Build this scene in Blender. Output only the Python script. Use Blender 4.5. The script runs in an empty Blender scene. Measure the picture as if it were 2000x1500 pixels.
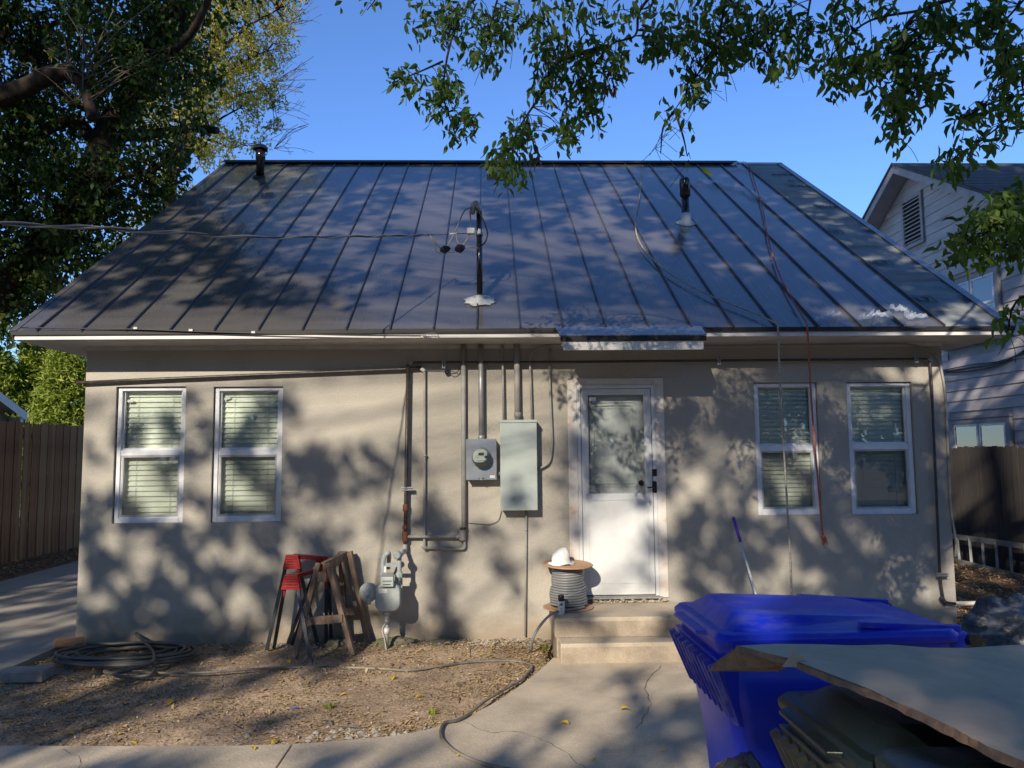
import bpy, bmesh, math, random
import numpy as np
from mathutils import Vector, Matrix, noise
random.seed(7); rng = np.random.default_rng(7)
R = math.radians
S = bpy.context.scene
COL = S.collection

# ------------------------------------------------------------------ camera
F = 1502.0
YAW, PITCH, ROLL = R(1.687), R(5.129), R(-0.547)
cyw, syw, cpt, spt = math.cos(YAW), math.sin(YAW), math.cos(PITCH), math.sin(PITCH)
FW = Vector((syw*cpt, cyw*cpt, spt)); RT = Vector((cyw, -syw, 0)); UP = RT.cross(FW)
cr, sr = math.cos(ROLL), math.sin(ROLL)
RT, UP = RT*cr + UP*sr, UP*cr - RT*sr
CAM = Vector((0, -7.66, 1.8))
cd = bpy.data.cameras.new('camera'); cam = bpy.data.objects.new('camera', cd); COL.objects.link(cam)
cd.sensor_width = 36; cd.lens = F/2000*36; cd.clip_start = .05; cd.clip_end = 2000
cam.matrix_world = Matrix(((RT.x, UP.x, -FW.x, CAM.x), (RT.y, UP.y, -FW.y, CAM.y), (RT.z, UP.z, -FW.z, CAM.z), (0, 0, 0, 1)))
S.camera = cam

# ------------------------------------------------------------------ light
SUN = Vector((.40, 1.0, -.55)).normalized()          # the way the light travels
EL = math.asin(-SUN.z); AZ = math.atan2(-SUN.x, -SUN.y)
W = bpy.data.worlds.new('World'); S.world = W; W.use_nodes = True
wn = W.node_tree; wn.nodes.clear()
out = wn.nodes.new('ShaderNodeOutputWorld'); bg = wn.nodes.new('ShaderNodeBackground'); sk = wn.nodes.new('ShaderNodeTexSky')
sk.sky_type = 'NISHITA'; sk.sun_disc = False; sk.sun_elevation = EL; sk.sun_rotation = AZ
sk.air_density = 1.0; sk.dust_density = 0.0; sk.ozone_density = 4.0
hs = wn.nodes.new('ShaderNodeHueSaturation'); hs.inputs['Saturation'].default_value = 1.0
tn = wn.nodes.new('ShaderNodeMix'); tn.data_type = 'RGBA'; tn.blend_type = 'MULTIPLY'; tn.inputs[0].default_value = 1; tn.inputs[7].default_value = (1.12, 1.40, 1.88, 1)
bg.inputs['Strength'].default_value = .099
wn.links.new(sk.outputs[0], hs.inputs['Color']); wn.links.new(hs.outputs[0], tn.inputs[6]); wn.links.new(tn.outputs[2], bg.inputs['Color']); wn.links.new(bg.outputs[0], out.inputs[0])
sd = bpy.data.lights.new('sun', 'SUN'); sun = bpy.data.objects.new('sun', sd); COL.objects.link(sun)
sd.energy = 5.0; sd.angle = R(.53); sd.color = (1, .90, .75)
sun.rotation_euler = SUN.to_track_quat('-Z', 'Y').to_euler(); sun.location = (-10, -25, 20)
S.view_settings.view_transform = 'Standard'; S.view_settings.look = 'None'
S.view_settings.exposure = .30; S.view_settings.gamma = 1
S.render.engine = 'CYCLES'; S.cycles.max_bounces = 7; S.cycles.transparent_max_bounces = 12
S.cycles.use_denoising = True

# ------------------------------------------------------------------ from a photo point to a place
def ray(px, py): return FW + RT*((px-1000)/F) - UP*((py-750)/F)
def aty(px, py, y=0.0): d = ray(px, py); return CAM + d*((y-CAM.y)/d.y)
def atz(px, py, z=0.0): d = ray(px, py); return CAM + d*((z-CAM.z)/d.z)
def atx(px, py, x): d = ray(px, py); return CAM + d*((x-CAM.x)/d.x)
def atd(px, py, dist): d = ray(px, py); return CAM + d*dist
def to_px(P):
    v = Vector(P)-CAM; w = v.dot(FW)
    if w < .05: return None
    return 1000+F*v.dot(RT)/w, 750-F*v.dot(UP)/w
RA = R(34.1); EY, EZ = -.477, 2.979
RN = Vector((0, -math.sin(RA), math.cos(RA))); RS = Vector((0, math.cos(RA), math.sin(RA)))
def rp(x, t, h=0.0): return Vector((x, EY, EZ)) + RS*t + RN*h
def atroof(px, py, h=0.0):
    o = Vector((0, EY, EZ)) + RN*h; d = ray(px, py); return CAM + d*((o-CAM).dot(RN)/d.dot(RN))
def rt(P): return (P-Vector((0, EY, EZ))).dot(RS)
SL = rt(atroof(1000, 318))                            # slope length, eave to ridge

# ------------------------------------------------------------------ materials
def mat(name, col, rough=.6, metal=0.0, col2=None, scale=4.0, bump=0.0, bscale=60.0, var=.12, spec=.5, stretch=None, coat=0.0, detail=4, mask=(.35, .65), fine=.0):
    m = bpy.data.materials.new(name); m.use_nodes = True; n = m.node_tree; N = n.nodes; L = n.links
    b = N['Principled BSDF']; b.inputs['Roughness'].default_value = rough; b.inputs['Metallic'].default_value = metal
    b.inputs['Specular IOR Level'].default_value = spec; b.inputs['Coat Weight'].default_value = coat
    tc = N.new('ShaderNodeTexCoord'); mp = N.new('ShaderNodeMapping'); L.new(tc.outputs['Object'], mp.inputs[0])
    if stretch: mp.inputs['Scale'].default_value = stretch
    no = N.new('ShaderNodeTexNoise'); no.inputs['Scale'].default_value = scale; no.inputs['Detail'].default_value = detail
    no.inputs['Roughness'].default_value = .62; L.new(mp.outputs[0], no.inputs['Vector'])
    ramp = N.new('ShaderNodeMapRange'); ramp.inputs[1].default_value = mask[0]; ramp.inputs[2].default_value = mask[1]
    L.new(no.outputs[0], ramp.inputs[0])
    mx = N.new('ShaderNodeMix'); mx.data_type = 'RGBA'
    c2 = col2 or tuple(c*(1-2*var) for c in col)
    mx.inputs[6].default_value = (*col, 1); mx.inputs[7].default_value = (*c2, 1)
    L.new(ramp.outputs[0], mx.inputs[0]); last = mx.outputs[2]
    if fine:
        n2 = N.new('ShaderNodeTexNoise'); n2.inputs['Scale'].default_value = bscale*1.5; n2.inputs['Detail'].default_value = 3
        L.new(mp.outputs[0], n2.inputs['Vector'])
        r2 = N.new('ShaderNodeMapRange'); r2.inputs[1].default_value = .3; r2.inputs[2].default_value = .7
        r2.inputs[3].default_value = 1-fine; r2.inputs[4].default_value = 1+fine; L.new(n2.outputs[0], r2.inputs[0])
        mu = N.new('ShaderNodeMix'); mu.data_type = 'RGBA'; mu.blend_type = 'MULTIPLY'; mu.inputs[0].default_value = 1
        L.new(last, mu.inputs[6]); L.new(r2.outputs[0], mu.inputs[7]); last = mu.outputs[2]
    L.new(last, b.inputs['Base Color'])
    if bump:
        nb = N.new('ShaderNodeTexNoise'); nb.inputs['Scale'].default_value = bscale; nb.inputs['Detail'].default_value = 6
        nb.inputs['Roughness'].default_value = .6
        L.new(mp.outputs[0], nb.inputs['Vector'])
        bp = N.new('ShaderNodeBump'); bp.inputs['Strength'].default_value = min(1, bump); bp.inputs['Distance'].default_value = .01
        L.new(nb.outputs[0], bp.inputs['Height']); L.new(bp.outputs[0], b.inputs['Normal'])
    return m
def leafmat(name, c1, c2, trans=.35, c3=None, rough=.45):
    m = bpy.data.materials.new(name); m.use_nodes = True; n = m.node_tree; N = n.nodes; L = n.links
    b = N['Principled BSDF']; b.inputs['Roughness'].default_value = rough; b.inputs['Specular IOR Level'].default_value = .22
    g = N.new('ShaderNodeNewGeometry'); cr_ = N.new('ShaderNodeValToRGB')
    cr_.color_ramp.elements[0].color = (*c1, 1); cr_.color_ramp.elements[1].color = (*c2, 1)
    if c3:
        e = cr_.color_ramp.elements.new(.93); e.color = (*c3, 1); cr_.color_ramp.elements[1].position = .88
        cr_.color_ramp.elements[2].position = 1
        cr_.color_ramp.elements[1].color = (*c2, 1); cr_.color_ramp.elements[2].color = (*c3, 1)
    L.new(g.outputs['Random Per Island'], cr_.inputs[0]); L.new(cr_.outputs[0], b.inputs['Base Color'])
    t = N.new('ShaderNodeBsdfTranslucent'); mu = N.new('ShaderNodeMix'); mu.data_type = 'RGBA'; mu.blend_type = 'MULTIPLY'
    mu.inputs[0].default_value = 1; mu.inputs[7].default_value = (1.5, 1.7, .5, 1)
    L.new(cr_.outputs[0], mu.inputs[6]); L.new(mu.outputs[2], t.inputs[0])
    ms = N.new('ShaderNodeMixShader'); ms.inputs[0].default_value = trans
    L.new(b.outputs[0], ms.inputs[1]); L.new(t.outputs[0], ms.inputs[2]); L.new(ms.outputs[0], N['Material Output'].inputs[0])
    return m
def glass(name, tint=(.86, .93, .9), base=.05):
    m = bpy.data.materials.new(name); m.use_nodes = True; n = m.node_tree; N = n.nodes; L = n.links
    N.remove(N['Principled BSDF'])
    tr = N.new('ShaderNodeBsdfTransparent'); tr.inputs[0].default_value = (*tint, 1)
    gl = N.new('ShaderNodeBsdfGlossy'); gl.inputs['Roughness'].default_value = .015
    fr = N.new('ShaderNodeFresnel'); fr.inputs[0].default_value = 1.5
    ad = N.new('ShaderNodeMath'); ad.operation = 'MULTIPLY_ADD'; ad.inputs[1].default_value = 1.1; ad.inputs[2].default_value = base
    ad.use_clamp = True
    ms = N.new('ShaderNodeMixShader'); L.new(fr.outputs[0], ad.inputs[0]); L.new(ad.outputs[0], ms.inputs[0])
    L.new(tr.outputs[0], ms.inputs[1]); L.new(gl.outputs[0], ms.inputs[2]); L.new(ms.outputs[0], N['Material Output'].inputs[0])
    return m
def film(name, col=(.8, .85, .9), a=.45, rough=.25):
    m = bpy.data.materials.new(name); m.use_nodes = True; n = m.node_tree; N = n.nodes; L = n.links
    b = N['Principled BSDF']; b.inputs['Base Color'].default_value = (*col, 1); b.inputs['Roughness'].default_value = rough
    b.inputs['Alpha'].default_value = a
    return m
M = {}
M['stucco'] = mat('stucco', (.445, .408, .345), .9, col2=(.39, .36, .305), scale=1.1, bump=.55, bscale=38, spec=.2, fine=.05, mask=(.3, .7))
M['white'] = mat('white paint', (.66, .665, .65), .45, col2=(.59, .59, .575), scale=6, spec=.4)
M['fascia'] = mat('fascia paint', (.78, .75, .70), .5, col2=(.62, .59, .54), scale=5, stretch=(.3, 1, 1), bump=.1)
M['soffit'] = mat('soffit paint', (.60, .57, .52), .6)
M['vinyl'] = mat('vinyl window frame', (.78, .79, .80), .35, col2=(.68, .68, .68), scale=8)
M['blind'] = mat('blind slats', (.86, .89, .80), .5, var=.03)
M['mortar'] = mat('unpainted mortar trim', (.62, .58, .53), .85, col2=(.55, .40, .30), scale=7, mask=(.52, .72), bump=.4)
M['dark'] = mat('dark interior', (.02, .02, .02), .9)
M['roof'] = mat('painted roof steel', (.118, .110, .104), .22, col2=(.104, .097, .092), scale=1.2, spec=.9, coat=.4)
M['seam'] = mat('seam steel', (.060, .058, .060), .32, spec=.7)
M['trim'] = mat('dark trim steel', (.025, .024, .024), .55, spec=.3)
M['awnmetal'] = mat('awning trim steel', (.62, .60, .56), .45)
M['felt'] = mat('underlayment felt', (.27, .28, .275), .8, spec=.15, col2=(.19, .20, .20), scale=3, bump=.6, bscale=7, stretch=(1, 2.2, 2.2))
M['print'] = mat('felt print', (.018, .02, .025), .6)
M['deck'] = mat('roof deck', (.35, .30, .24), .8)
M['galv'] = mat('grey conduit', (.36, .36, .35), .45, metal=.35, col2=(.27, .27, .27), scale=14, bump=.1)
M['greypaint'] = mat('grey painted pipe', (.34, .32, .29), .6, col2=(.27, .26, .24), scale=12, bump=.12)
M['blackpipe'] = mat('black iron pipe', (.03, .028, .026), .4, col2=(.11, .055, .03), scale=22, mask=(.50, .72), bump=.3, spec=.6)
M['rust'] = mat('rusty coupling', (.22, .08, .035), .8, col2=(.10, .05, .03), scale=40, bump=.5)
M['panelgrey'] = mat('electrical panel paint', (.44, .49, .44), .42, col2=(.38, .43, .40), scale=3)
M['metergrey'] = mat('meter box steel', (.33, .36, .40), .35, metal=.45, col2=(.26, .29, .33), scale=4)
M['gasgrey'] = mat('gas meter paint', (.40, .43, .40), .35, col2=(.30, .33, .32), scale=10, bump=.08)
M['black'] = mat('black plastic', (.012, .012, .013), .35)
M['pipeblack'] = mat('black vent pipe', (.012, .012, .014), .18, spec=.6)
M['red'] = mat('red plastic', (.55, .025, .02), .4, col2=(.42, .02, .02), scale=15)
M['redbeam'] = mat('red painted steel', (.33, .02, .018), .4)
M['steel'] = mat('dark leg steel', (.035, .04, .05), .35, metal=.4)
M['oldwood'] = mat('weathered lumber', (.27, .19, .13), .85, col2=(.15, .10, .07), scale=9, stretch=(3, 3, .5), bump=.5, bscale=40)
M['newwood'] = mat('cut lumber', (.42, .24, .12), .75, col2=(.33, .18, .09), scale=9, stretch=(1, 5, 5), bump=.3)
M['fencel'] = mat('cedar fence boards', (.33, .185, .095), .85, spec=.1, col2=(.17, .095, .052), scale=5, stretch=(3, 3, .35), bump=.5, bscale=30)
M['fencel2'] = mat('pale cedar fence boards', (.36, .225, .12), .85, spec=.1, col2=(.24, .15, .08), scale=5, stretch=(3, 3, .35), bump=.5, bscale=30)
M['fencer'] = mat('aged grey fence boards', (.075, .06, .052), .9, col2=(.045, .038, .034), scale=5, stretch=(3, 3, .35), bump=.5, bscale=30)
M['siding'] = mat('neighbour siding', (.66, .60, .57), .75, spec=.15, col2=(.54, .49, .47), scale=3, stretch=(1, .5, 2), bump=.2)
M['sidetrim'] = mat('neighbour trim', (.50, .46, .44), .7, spec=.2, col2=(.38, .35, .34), scale=4)
M['shingle'] = mat('asphalt shingles', (.12, .115, .115), .9, col2=(.065, .06, .06), scale=6, stretch=(1, 5, 5), bump=.5, fine=.3)
M['concrete'] = mat('walk concrete', (.55, .455, .335), .85, col2=(.37, .31, .235), scale=1.9, mask=(.38, .66), bump=.45, bscale=55, detail=8, fine=.12, spec=.25)
M['concrete2'] = mat('driveway concrete', (.37, .33, .275), .85, col2=(.27, .24, .20), scale=1.4, bump=.35, bscale=45, detail=8, fine=.12, spec=.25)
M['stepcon'] = mat('step concrete', (.50, .42, .315), .85, col2=(.35, .295, .225), scale=2.4, bump=.7, bscale=42, detail=8, fine=.08, spec=.25)
M['stepface'] = mat('step riser concrete', (.42, .34, .25), .9, col2=(.29, .235, .175), scale=5, bump=.6, bscale=42, detail=8, fine=.10, spec=.2)
M['dirt'] = mat('bare dirt', (.44, .32, .21), .95, col2=(.27, .19, .125), scale=2.2, bump=1, bscale=32, detail=8, fine=.35, spec=.15)
M['barkdirt'] = mat('mulch ground', (.20, .12, .075), .95, col2=(.11, .065, .04), scale=6, bump=1, bscale=30, detail=8, fine=.4, spec=.1)
M['hose'] = mat('grey green hose', (.105, .10, .085), .5, col2=(.075, .072, .062), scale=6)
M['dustyhose'] = mat('dusty hose', (.23, .20, .155), .6, col2=(.10, .095, .08), scale=3, mask=(.42, .6))
M['cable'] = mat('grey cable', (.22, .22, .22), .4, var=.08, scale=8)
M['wire'] = mat('weathered wire', (.24, .235, .22), .55, scale=12)
M['wireblack'] = mat('black wire', (.015, .015, .015), .45)
M['spool'] = mat('pressed board disc', (.45, .27, .155), .8, col2=(.38, .22, .125), scale=9, bump=.2)
M['cloth'] = mat('white dusty plastic', (.72, .73, .71), .55, col2=(.62, .63, .60), scale=12, bump=.2, bscale=25)
M['blue'] = mat('blue cart plastic', (.010, .030, .56), .33, col2=(.02, .04, .44), scale=3, bump=.12, bscale=45, spec=.5)
M['bluelid'] = mat('dusty blue lid plastic', (.012, .034, .56), .36, col2=(.24, .24, .33), scale=3.4, bump=.18, bscale=40, stretch=(.5, 1.6, 1), mask=(.46, .74), detail=7)
M['bluerib'] = mat('scuffed blue plastic', (.03, .035, .42), .45, col2=(.22, .22, .45), scale=8, mask=(.45, .75))
M['olive'] = mat('faded olive cart plastic', (.105, .10, .075), .5, col2=(.075, .073, .058), scale=5, bump=.15)
M['darklid'] = mat('dark green lid plastic', (.012, .020, .018), .35, col2=(.03, .036, .034), scale=4, bump=.12, mask=(.5, .75))
M['cardboard'] = mat('cardboard sheet', (.60, .465, .32), .9, col2=(.46, .365, .27), scale=2.5, bump=.2, bscale=14, spec=.08, fine=.05)
M['cardedge'] = mat('torn cardboard edge', (.33, .20, .115), .9, col2=(.20, .12, .07), scale=30, bump=.6)
M['bag'] = mat('black bag plastic', (.014, .016, .018), .22, col2=(.03, .035, .04), scale=6, bump=1, bscale=12, spec=.7)
M['bagfilm'] = mat('black film with painted highlights', (.02, .022, .025), .25, col2=(.17, .18, .19), scale=7, bump=1, bscale=14, spec=.7, mask=(.50, .72), stretch=(1, 1, 2.4))  # grey streaks are highlights put into the film colour
M['pvc'] = mat('white pvc pipe', (.62, .58, .50), .5)
M['purple'] = mat('purple plastic grip', (.10, .04, .42), .35)
M['poleW'] = mat('white painted pole', (.70, .72, .74), .4)
M['ropeW'] = mat('white braided rope', (.46, .42, .35), .8, col2=(.22, .20, .17), scale=70)
M['ropeR'] = mat('red braided rope', (.50, .13, .085), .8, col2=(.32, .07, .05), scale=60)
M['alu'] = mat('ladder aluminium', (.30, .30, .29), .5, metal=.15, scale=12)
M['bark'] = mat('tree bark', (.055, .042, .033), .95, spec=.1, col2=(.026, .02, .016), scale=7, stretch=(2.2, 2.2, .5), bump=1, bscale=16)
M['barkpale'] = mat('pale twig bark', (.20, .16, .12), .9, scale=9, bump=.5, bscale=20)
M['leafdark'] = leafmat('dark green leaves', (.022, .045, .012), (.055, .095, .022), .30, (.20, .19, .05))
M['leafyel'] = leafmat('yellow green leaves', (.20, .21, .045), (.42, .36, .10), .4, (.50, .36, .17))
M['leafmid'] = leafmat('hanging leaves', (.038, .080, .020), (.11, .17, .04), .42, (.22, .23, .07))
M['leafcedar'] = leafmat('conifer sprays', (.13, .19, .03), (.36, .38, .08), .35)
M['leafbrown'] = leafmat('withered leaves', (.12, .07, .05), (.22, .15, .12), .2)
M['litter'] = leafmat('dry leaf litter', (.30, .19, .09), (.48, .36, .19), .1, (.50, .48, .42), .8)
M['chips'] = leafmat('bark and soil crumbs', (.10, .065, .04), (.28, .20, .13), .0, (.55, .52, .47), .9)
M['fallen'] = leafmat('fallen yellow leaves', (.55, .36, .04), (.62, .46, .05), .2)
M['stone'] = mat('pale rubble', (.38, .34, .29), .9, col2=(.26, .225, .185), scale=12, bump=.6)
M['moss'] = mat('mossy stone', (.10, .115, .05), .95, col2=(.20, .17, .12), scale=9, bump=1, bscale=30)
M['block'] = mat('rough concrete block', (.30, .28, .26), .9, col2=(.22, .20, .19), scale=9, bump=.6, bscale=50)
M['glass'] = glass('window glass', (.96, .98, .96), .02)
M['doorglass'] = glass('door glass', (.95, .97, .97), .03)
M['farglass'] = glass('neighbour glass', (.35, .42, .42), .18)
M['film'] = film('crumpled clear film', (.75, .82, .90), .30)
M['screen'] = film('insect screen mesh', (.06, .06, .06), .14, .9)
M['sticker'] = mat('white sticker', (.75, .75, .72), .5)
M['redsticker'] = mat('red warning strip', (.5, .05, .04), .5)
M['lcd'] = mat('meter display', (.05, .055, .045), .3)
M['boot'] = mat('white pipe boot', (.66, .65, .60), .6, col2=(.5, .49, .46), scale=20, bump=.4)
M['foam'] = mat('neighbour green wall', (.20, .23, .13), .8)

def splash(m):       # soil thrown up on the foot of the wall, and faint trowel patches
    n = m.node_tree; N = n.nodes; L = n.links; b = N['Principled BSDF']; src = b.inputs['Base Color'].links[0].from_socket
    tc = N.new('ShaderNodeTexCoord'); sp_ = N.new('ShaderNodeSeparateXYZ'); L.new(tc.outputs['Object'], sp_.inputs[0])
    no = N.new('ShaderNodeTexNoise'); no.inputs['Scale'].default_value = 5; no.inputs['Detail'].default_value = 6; L.new(tc.outputs['Object'], no.inputs['Vector'])
    ad = N.new('ShaderNodeMath'); ad.operation = 'MULTIPLY_ADD'; ad.inputs[1].default_value = -.45; L.new(no.outputs[0], ad.inputs[0]); L.new(sp_.outputs[2], ad.inputs[2])
    mr = N.new('ShaderNodeMapRange'); mr.inputs[1].default_value = .10; mr.inputs[2].default_value = -.16; mr.inputs[3].default_value = 0; mr.inputs[4].default_value = .75; L.new(ad.outputs[0], mr.inputs[0])
    mx = N.new('ShaderNodeMix'); mx.data_type = 'RGBA'; mx.inputs[7].default_value = (.30, .235, .165, 1); L.new(mr.outputs[0], mx.inputs[0]); L.new(src, mx.inputs[6])
    n2 = N.new('ShaderNodeTexNoise'); n2.inputs['Scale'].default_value = .55; n2.inputs['Detail'].default_value = 5; n2.inputs['Distortion'].default_value = 1.2; L.new(tc.outputs['Object'], n2.inputs['Vector'])
    m2 = N.new('ShaderNodeMapRange'); m2.inputs[1].default_value = .40; m2.inputs[2].default_value = .60; m2.inputs[3].default_value = .90; m2.inputs[4].default_value = 1.04; L.new(n2.outputs[0], m2.inputs[0])
    mu = N.new('ShaderNodeMix'); mu.data_type = 'RGBA'; mu.blend_type = 'MULTIPLY'; mu.inputs[0].default_value = 1; L.new(mx.outputs[2], mu.inputs[6]); L.new(m2.outputs[0], mu.inputs[7]); L.new(mu.outputs[2], b.inputs['Base Color'])
splash(M['stucco'])
# ------------------------------------------------------------------ mesh builder
class MB:
    def __init__(s): s.v = []; s.f = []; s.sm = []
    def add(s, vs, fs, smooth=False):
        o = len(s.v); s.v += [tuple(v) for v in vs]; s.f += [tuple(i+o for i in f) for f in fs]; s.sm += [smooth]*len(fs); return s
    def box(s, x0, x1, y0, y1, z0, z1):
        return s.add([(x0,y0,z0),(x1,y0,z0),(x1,y1,z0),(x0,y1,z0),(x0,y0,z1),(x1,y0,z1),(x1,y1,z1),(x0,y1,z1)],
                     [(0,3,2,1),(4,5,6,7),(0,1,5,4),(1,2,6,5),(2,3,7,6),(3,0,4,7)])
    def obox(s, c, ax, ay, az):      # centre and three half-axes
        c = Vector(c); ax = Vector(ax); ay = Vector(ay); az = Vector(az)
        vs = [c+ax*i+ay*j+az*k for k in (-1, 1) for j, i in ((-1, -1), (-1, 1), (1, 1), (1, -1))]
        return s.add(vs, [(0,3,2,1),(4,5,6,7),(0,1,5,4),(1,2,6,5),(2,3,7,6),(3,0,4,7)])
    def bar(s, a, b, w, h, up=(0, 0, 1)):   # rectangular bar from a to b
        a = Vector(a); b = Vector(b); d = (b-a); l = d.length; d.normalize()
        sx = d.cross(Vector(up)); 
        if sx.length < 1e-3: sx = d.cross(Vector((1, 0, 0)))
        sx.normalize(); uz = sx.cross(d).normalized()
        return s.obox((a+b)/2, sx*w/2, d*l/2, uz*h/2)
    def tube(s, pts, r, n=8, cap=True):
        pts = [Vector(p) for p in pts]; k = len(pts); rs = r if isinstance(r, (list, tuple)) else [r]*k
        vs = []; pu = None
        for i, p in enumerate(pts):
            d = (pts[min(i+1, k-1)]-pts[max(i-1, 0)]).normalized()
            if pu is None: pu = d.orthogonal().normalized()
            pu = (pu - d*pu.dot(d)).normalized(); q = d.cross(pu)
            for j in range(n):
                a = 2*math.pi*j/n; vs.append(p + (pu*math.cos(a)+q*math.sin(a))*rs[i])
        fs = [(i*n+j, i*n+(j+1) % n, (i+1)*n+(j+1) % n, (i+1)*n+j) for i in range(k-1) for j in range(n)]
        s.add(vs, fs, True)
        if cap:
            o = len(s.v)-k*n
            s.f += [tuple(o+j for j in range(n))[::-1], tuple(o+(k-1)*n+j for j in range(n))]; s.sm += [False, False]
        return s
    def lathe(s, c, prof, n=20, axis=(0, 0, 1), smooth=True):   # prof: (radius, height) pairs
        c = Vector(c); a = Vector(axis).normalized(); u = a.orthogonal().normalized(); w = a.cross(u); vs = []
        for r, h in prof:
            for j in range(n):
                t = 2*math.pi*j/n; vs.append(c+a*h+(u*math.cos(t)+w*math.sin(t))*r)
        k = len(prof)
        s.add(vs, [(i*n+j, i*n+(j+1) % n, (i+1)*n+(j+1) % n, (i+1)*n+j) for i in range(k-1) for j in range(n)], smooth)
        o = len(s.v)-k*n
        s.f += [tuple(o+j for j in range(n))[::-1], tuple(o+(k-1)*n+j for j in range(n))]; s.sm += [False, False]
        return s
    def loft(s, rings, smooth=False, cap=True):
        n = len(rings[0]); vs = [v for r in rings for v in r]; k = len(rings)
        s.add(vs, [(i*n+j, i*n+(j+1) % n, (i+1)*n+(j+1) % n, (i+1)*n+j) for i in range(k-1) for j in range(n)], smooth)
        if cap:
            o = len(s.v)-k*n
            s.f += [tuple(o+j for j in range(n))[::-1], tuple(o+(k-1)*n+j for j in range(n))]; s.sm += [False, False]
        return s
    def build(s, name, m, parent=None, bevel=0, seg=2, base=None, fix=True):
        me = bpy.data.meshes.new(name)
        b0 = Vector(parent.get('_b', (0, 0, 0))) if parent else (Vector(base) if base is not None else Vector((0, 0, 0)))
        me.from_pydata([(v[0]-b0.x, v[1]-b0.y, v[2]-b0.z) for v in s.v], [], s.f)
        me.polygons.foreach_set('use_smooth', s.sm)
        if fix:
            bm = bmesh.new(); bm.from_mesh(me); bmesh.ops.recalc_face_normals(bm, faces=bm.faces); bm.to_mesh(me); bm.free()
        me.materials.append(m if not isinstance(m, str) else M[m])
        o = bpy.data.objects.new(name, me); COL.objects.link(o)
        if parent: o.parent = parent; o['_b'] = tuple(b0)
        elif base is not None: o.location = b0; o['_b'] = tuple(b0)
        if bevel:
            bv = o.modifiers.new('edge', 'BEVEL'); bv.width = bevel; bv.segments = seg; bv.limit_method = 'ANGLE'; bv.angle_limit = R(40)
        return o
def B(): return MB()
def thing(name, label, cat, loc, group=None):
    o = bpy.data.objects.new(name, None); COL.objects.link(o); o.empty_display_size = .1
    o.location = loc; o['_b'] = tuple(loc); o['label'] = label; o['category'] = cat
    if group: o['group'] = group
    return o
def tag(o, label, cat, group=None):
    o['label'] = label; o['category'] = cat
    if group: o['group'] = group
    return o
def struct(o): o['kind'] = 'structure'; return o
def stuff(o): o['kind'] = 'stuff'; return o
def curve(pts, n=6):                                  # Catmull-Rom through points
    pts = [Vector(p) for p in pts]; P = [pts[0]*2-pts[1]] + pts + [pts[-1]*2-pts[-2]]; out_ = []
    for i in range(1, len(P)-2):
        a, b, c, d = P[i-1:i+3]
        for k in range(n):
            t = k/n; out_.append(.5*((2*b)+(c-a)*t+(2*a-5*b+4*c-d)*t*t+(3*b-a-3*c+d)*t**3))
    return out_+[pts[-1]]
def elbow(pts, r=.04, n=4):                           # polyline with rounded corners
    pts = [Vector(p) for p in pts]; o = [pts[0]]
    for a, b, c in zip(pts, pts[1:], pts[2:]):
        u = (a-b); v = (c-b); k = min(r, u.length*.45, v.length*.45); u = b+u.normalized()*k; v = b+v.normalized()*k
        for i in range(n+1):
            t = i/n; o.append(u*(1-t)**2+b*2*t*(1-t)+v*t*t)
    return o+[pts[-1]]
def rrect(cx, cy, w, h, r, n=4):
    o = []
    for sx, sy, a0 in ((1, 1, 0), (-1, 1, 90), (-1, -1, 180), (1, -1, 270)):
        for i in range(n+1):
            a = R(a0+90*i/n); o.append((cx+sx*(w/2-r)+r*math.cos(a), cy+sy*(h/2-r)+r*math.sin(a)))
    return o
def fastmesh(name, V, T, m, parent=None, smooth=False):   # numpy triangles
    me = bpy.data.meshes.new(name)
    b0 = np.array(parent['_b'] if parent else (0, 0, 0)); V = (V-b0).astype(np.float32)
    me.vertices.add(len(V)); me.vertices.foreach_set('co', V.ravel())
    me.loops.add(len(T)*3); me.loops.foreach_set('vertex_index', T.astype(np.int32).ravel())
    me.polygons.add(len(T)); me.polygons.foreach_set('loop_start', np.arange(0, len(T)*3, 3, dtype=np.int32))
    me.update(calc_edges=True); me.materials.append(M[m])
    if smooth: me.polygons.foreach_set('use_smooth', [True]*len(T))
    o = bpy.data.objects.new(name, me); COL.objects.link(o)
    if parent: o.parent = parent; o['_b'] = tuple(parent['_b'])
    return o
LEAF = {  # (along, across, lift) and triangles
 'quad': (np.array([(0,0,0),(.45,.5,.10),(1,0,-.05),(.45,-.5,.10)]), np.array([(0,1,2),(0,2,3)])),
 'full': (np.array([(0,0,0),(.3,.42,.10),(.3,0,0),(.3,-.42,.10),(.65,.36,.06),(.65,0,-.03),(.65,-.36,.06),(1,0,-.12)]),
          np.array([(0,1,2),(0,2,3),(1,4,5),(1,5,2),(2,5,6),(2,6,3),(4,7,5),(5,7,6)])),
}
def nrm(a): return a/np.maximum(np.linalg.norm(a, axis=1, keepdims=True), 1e-9)
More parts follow.
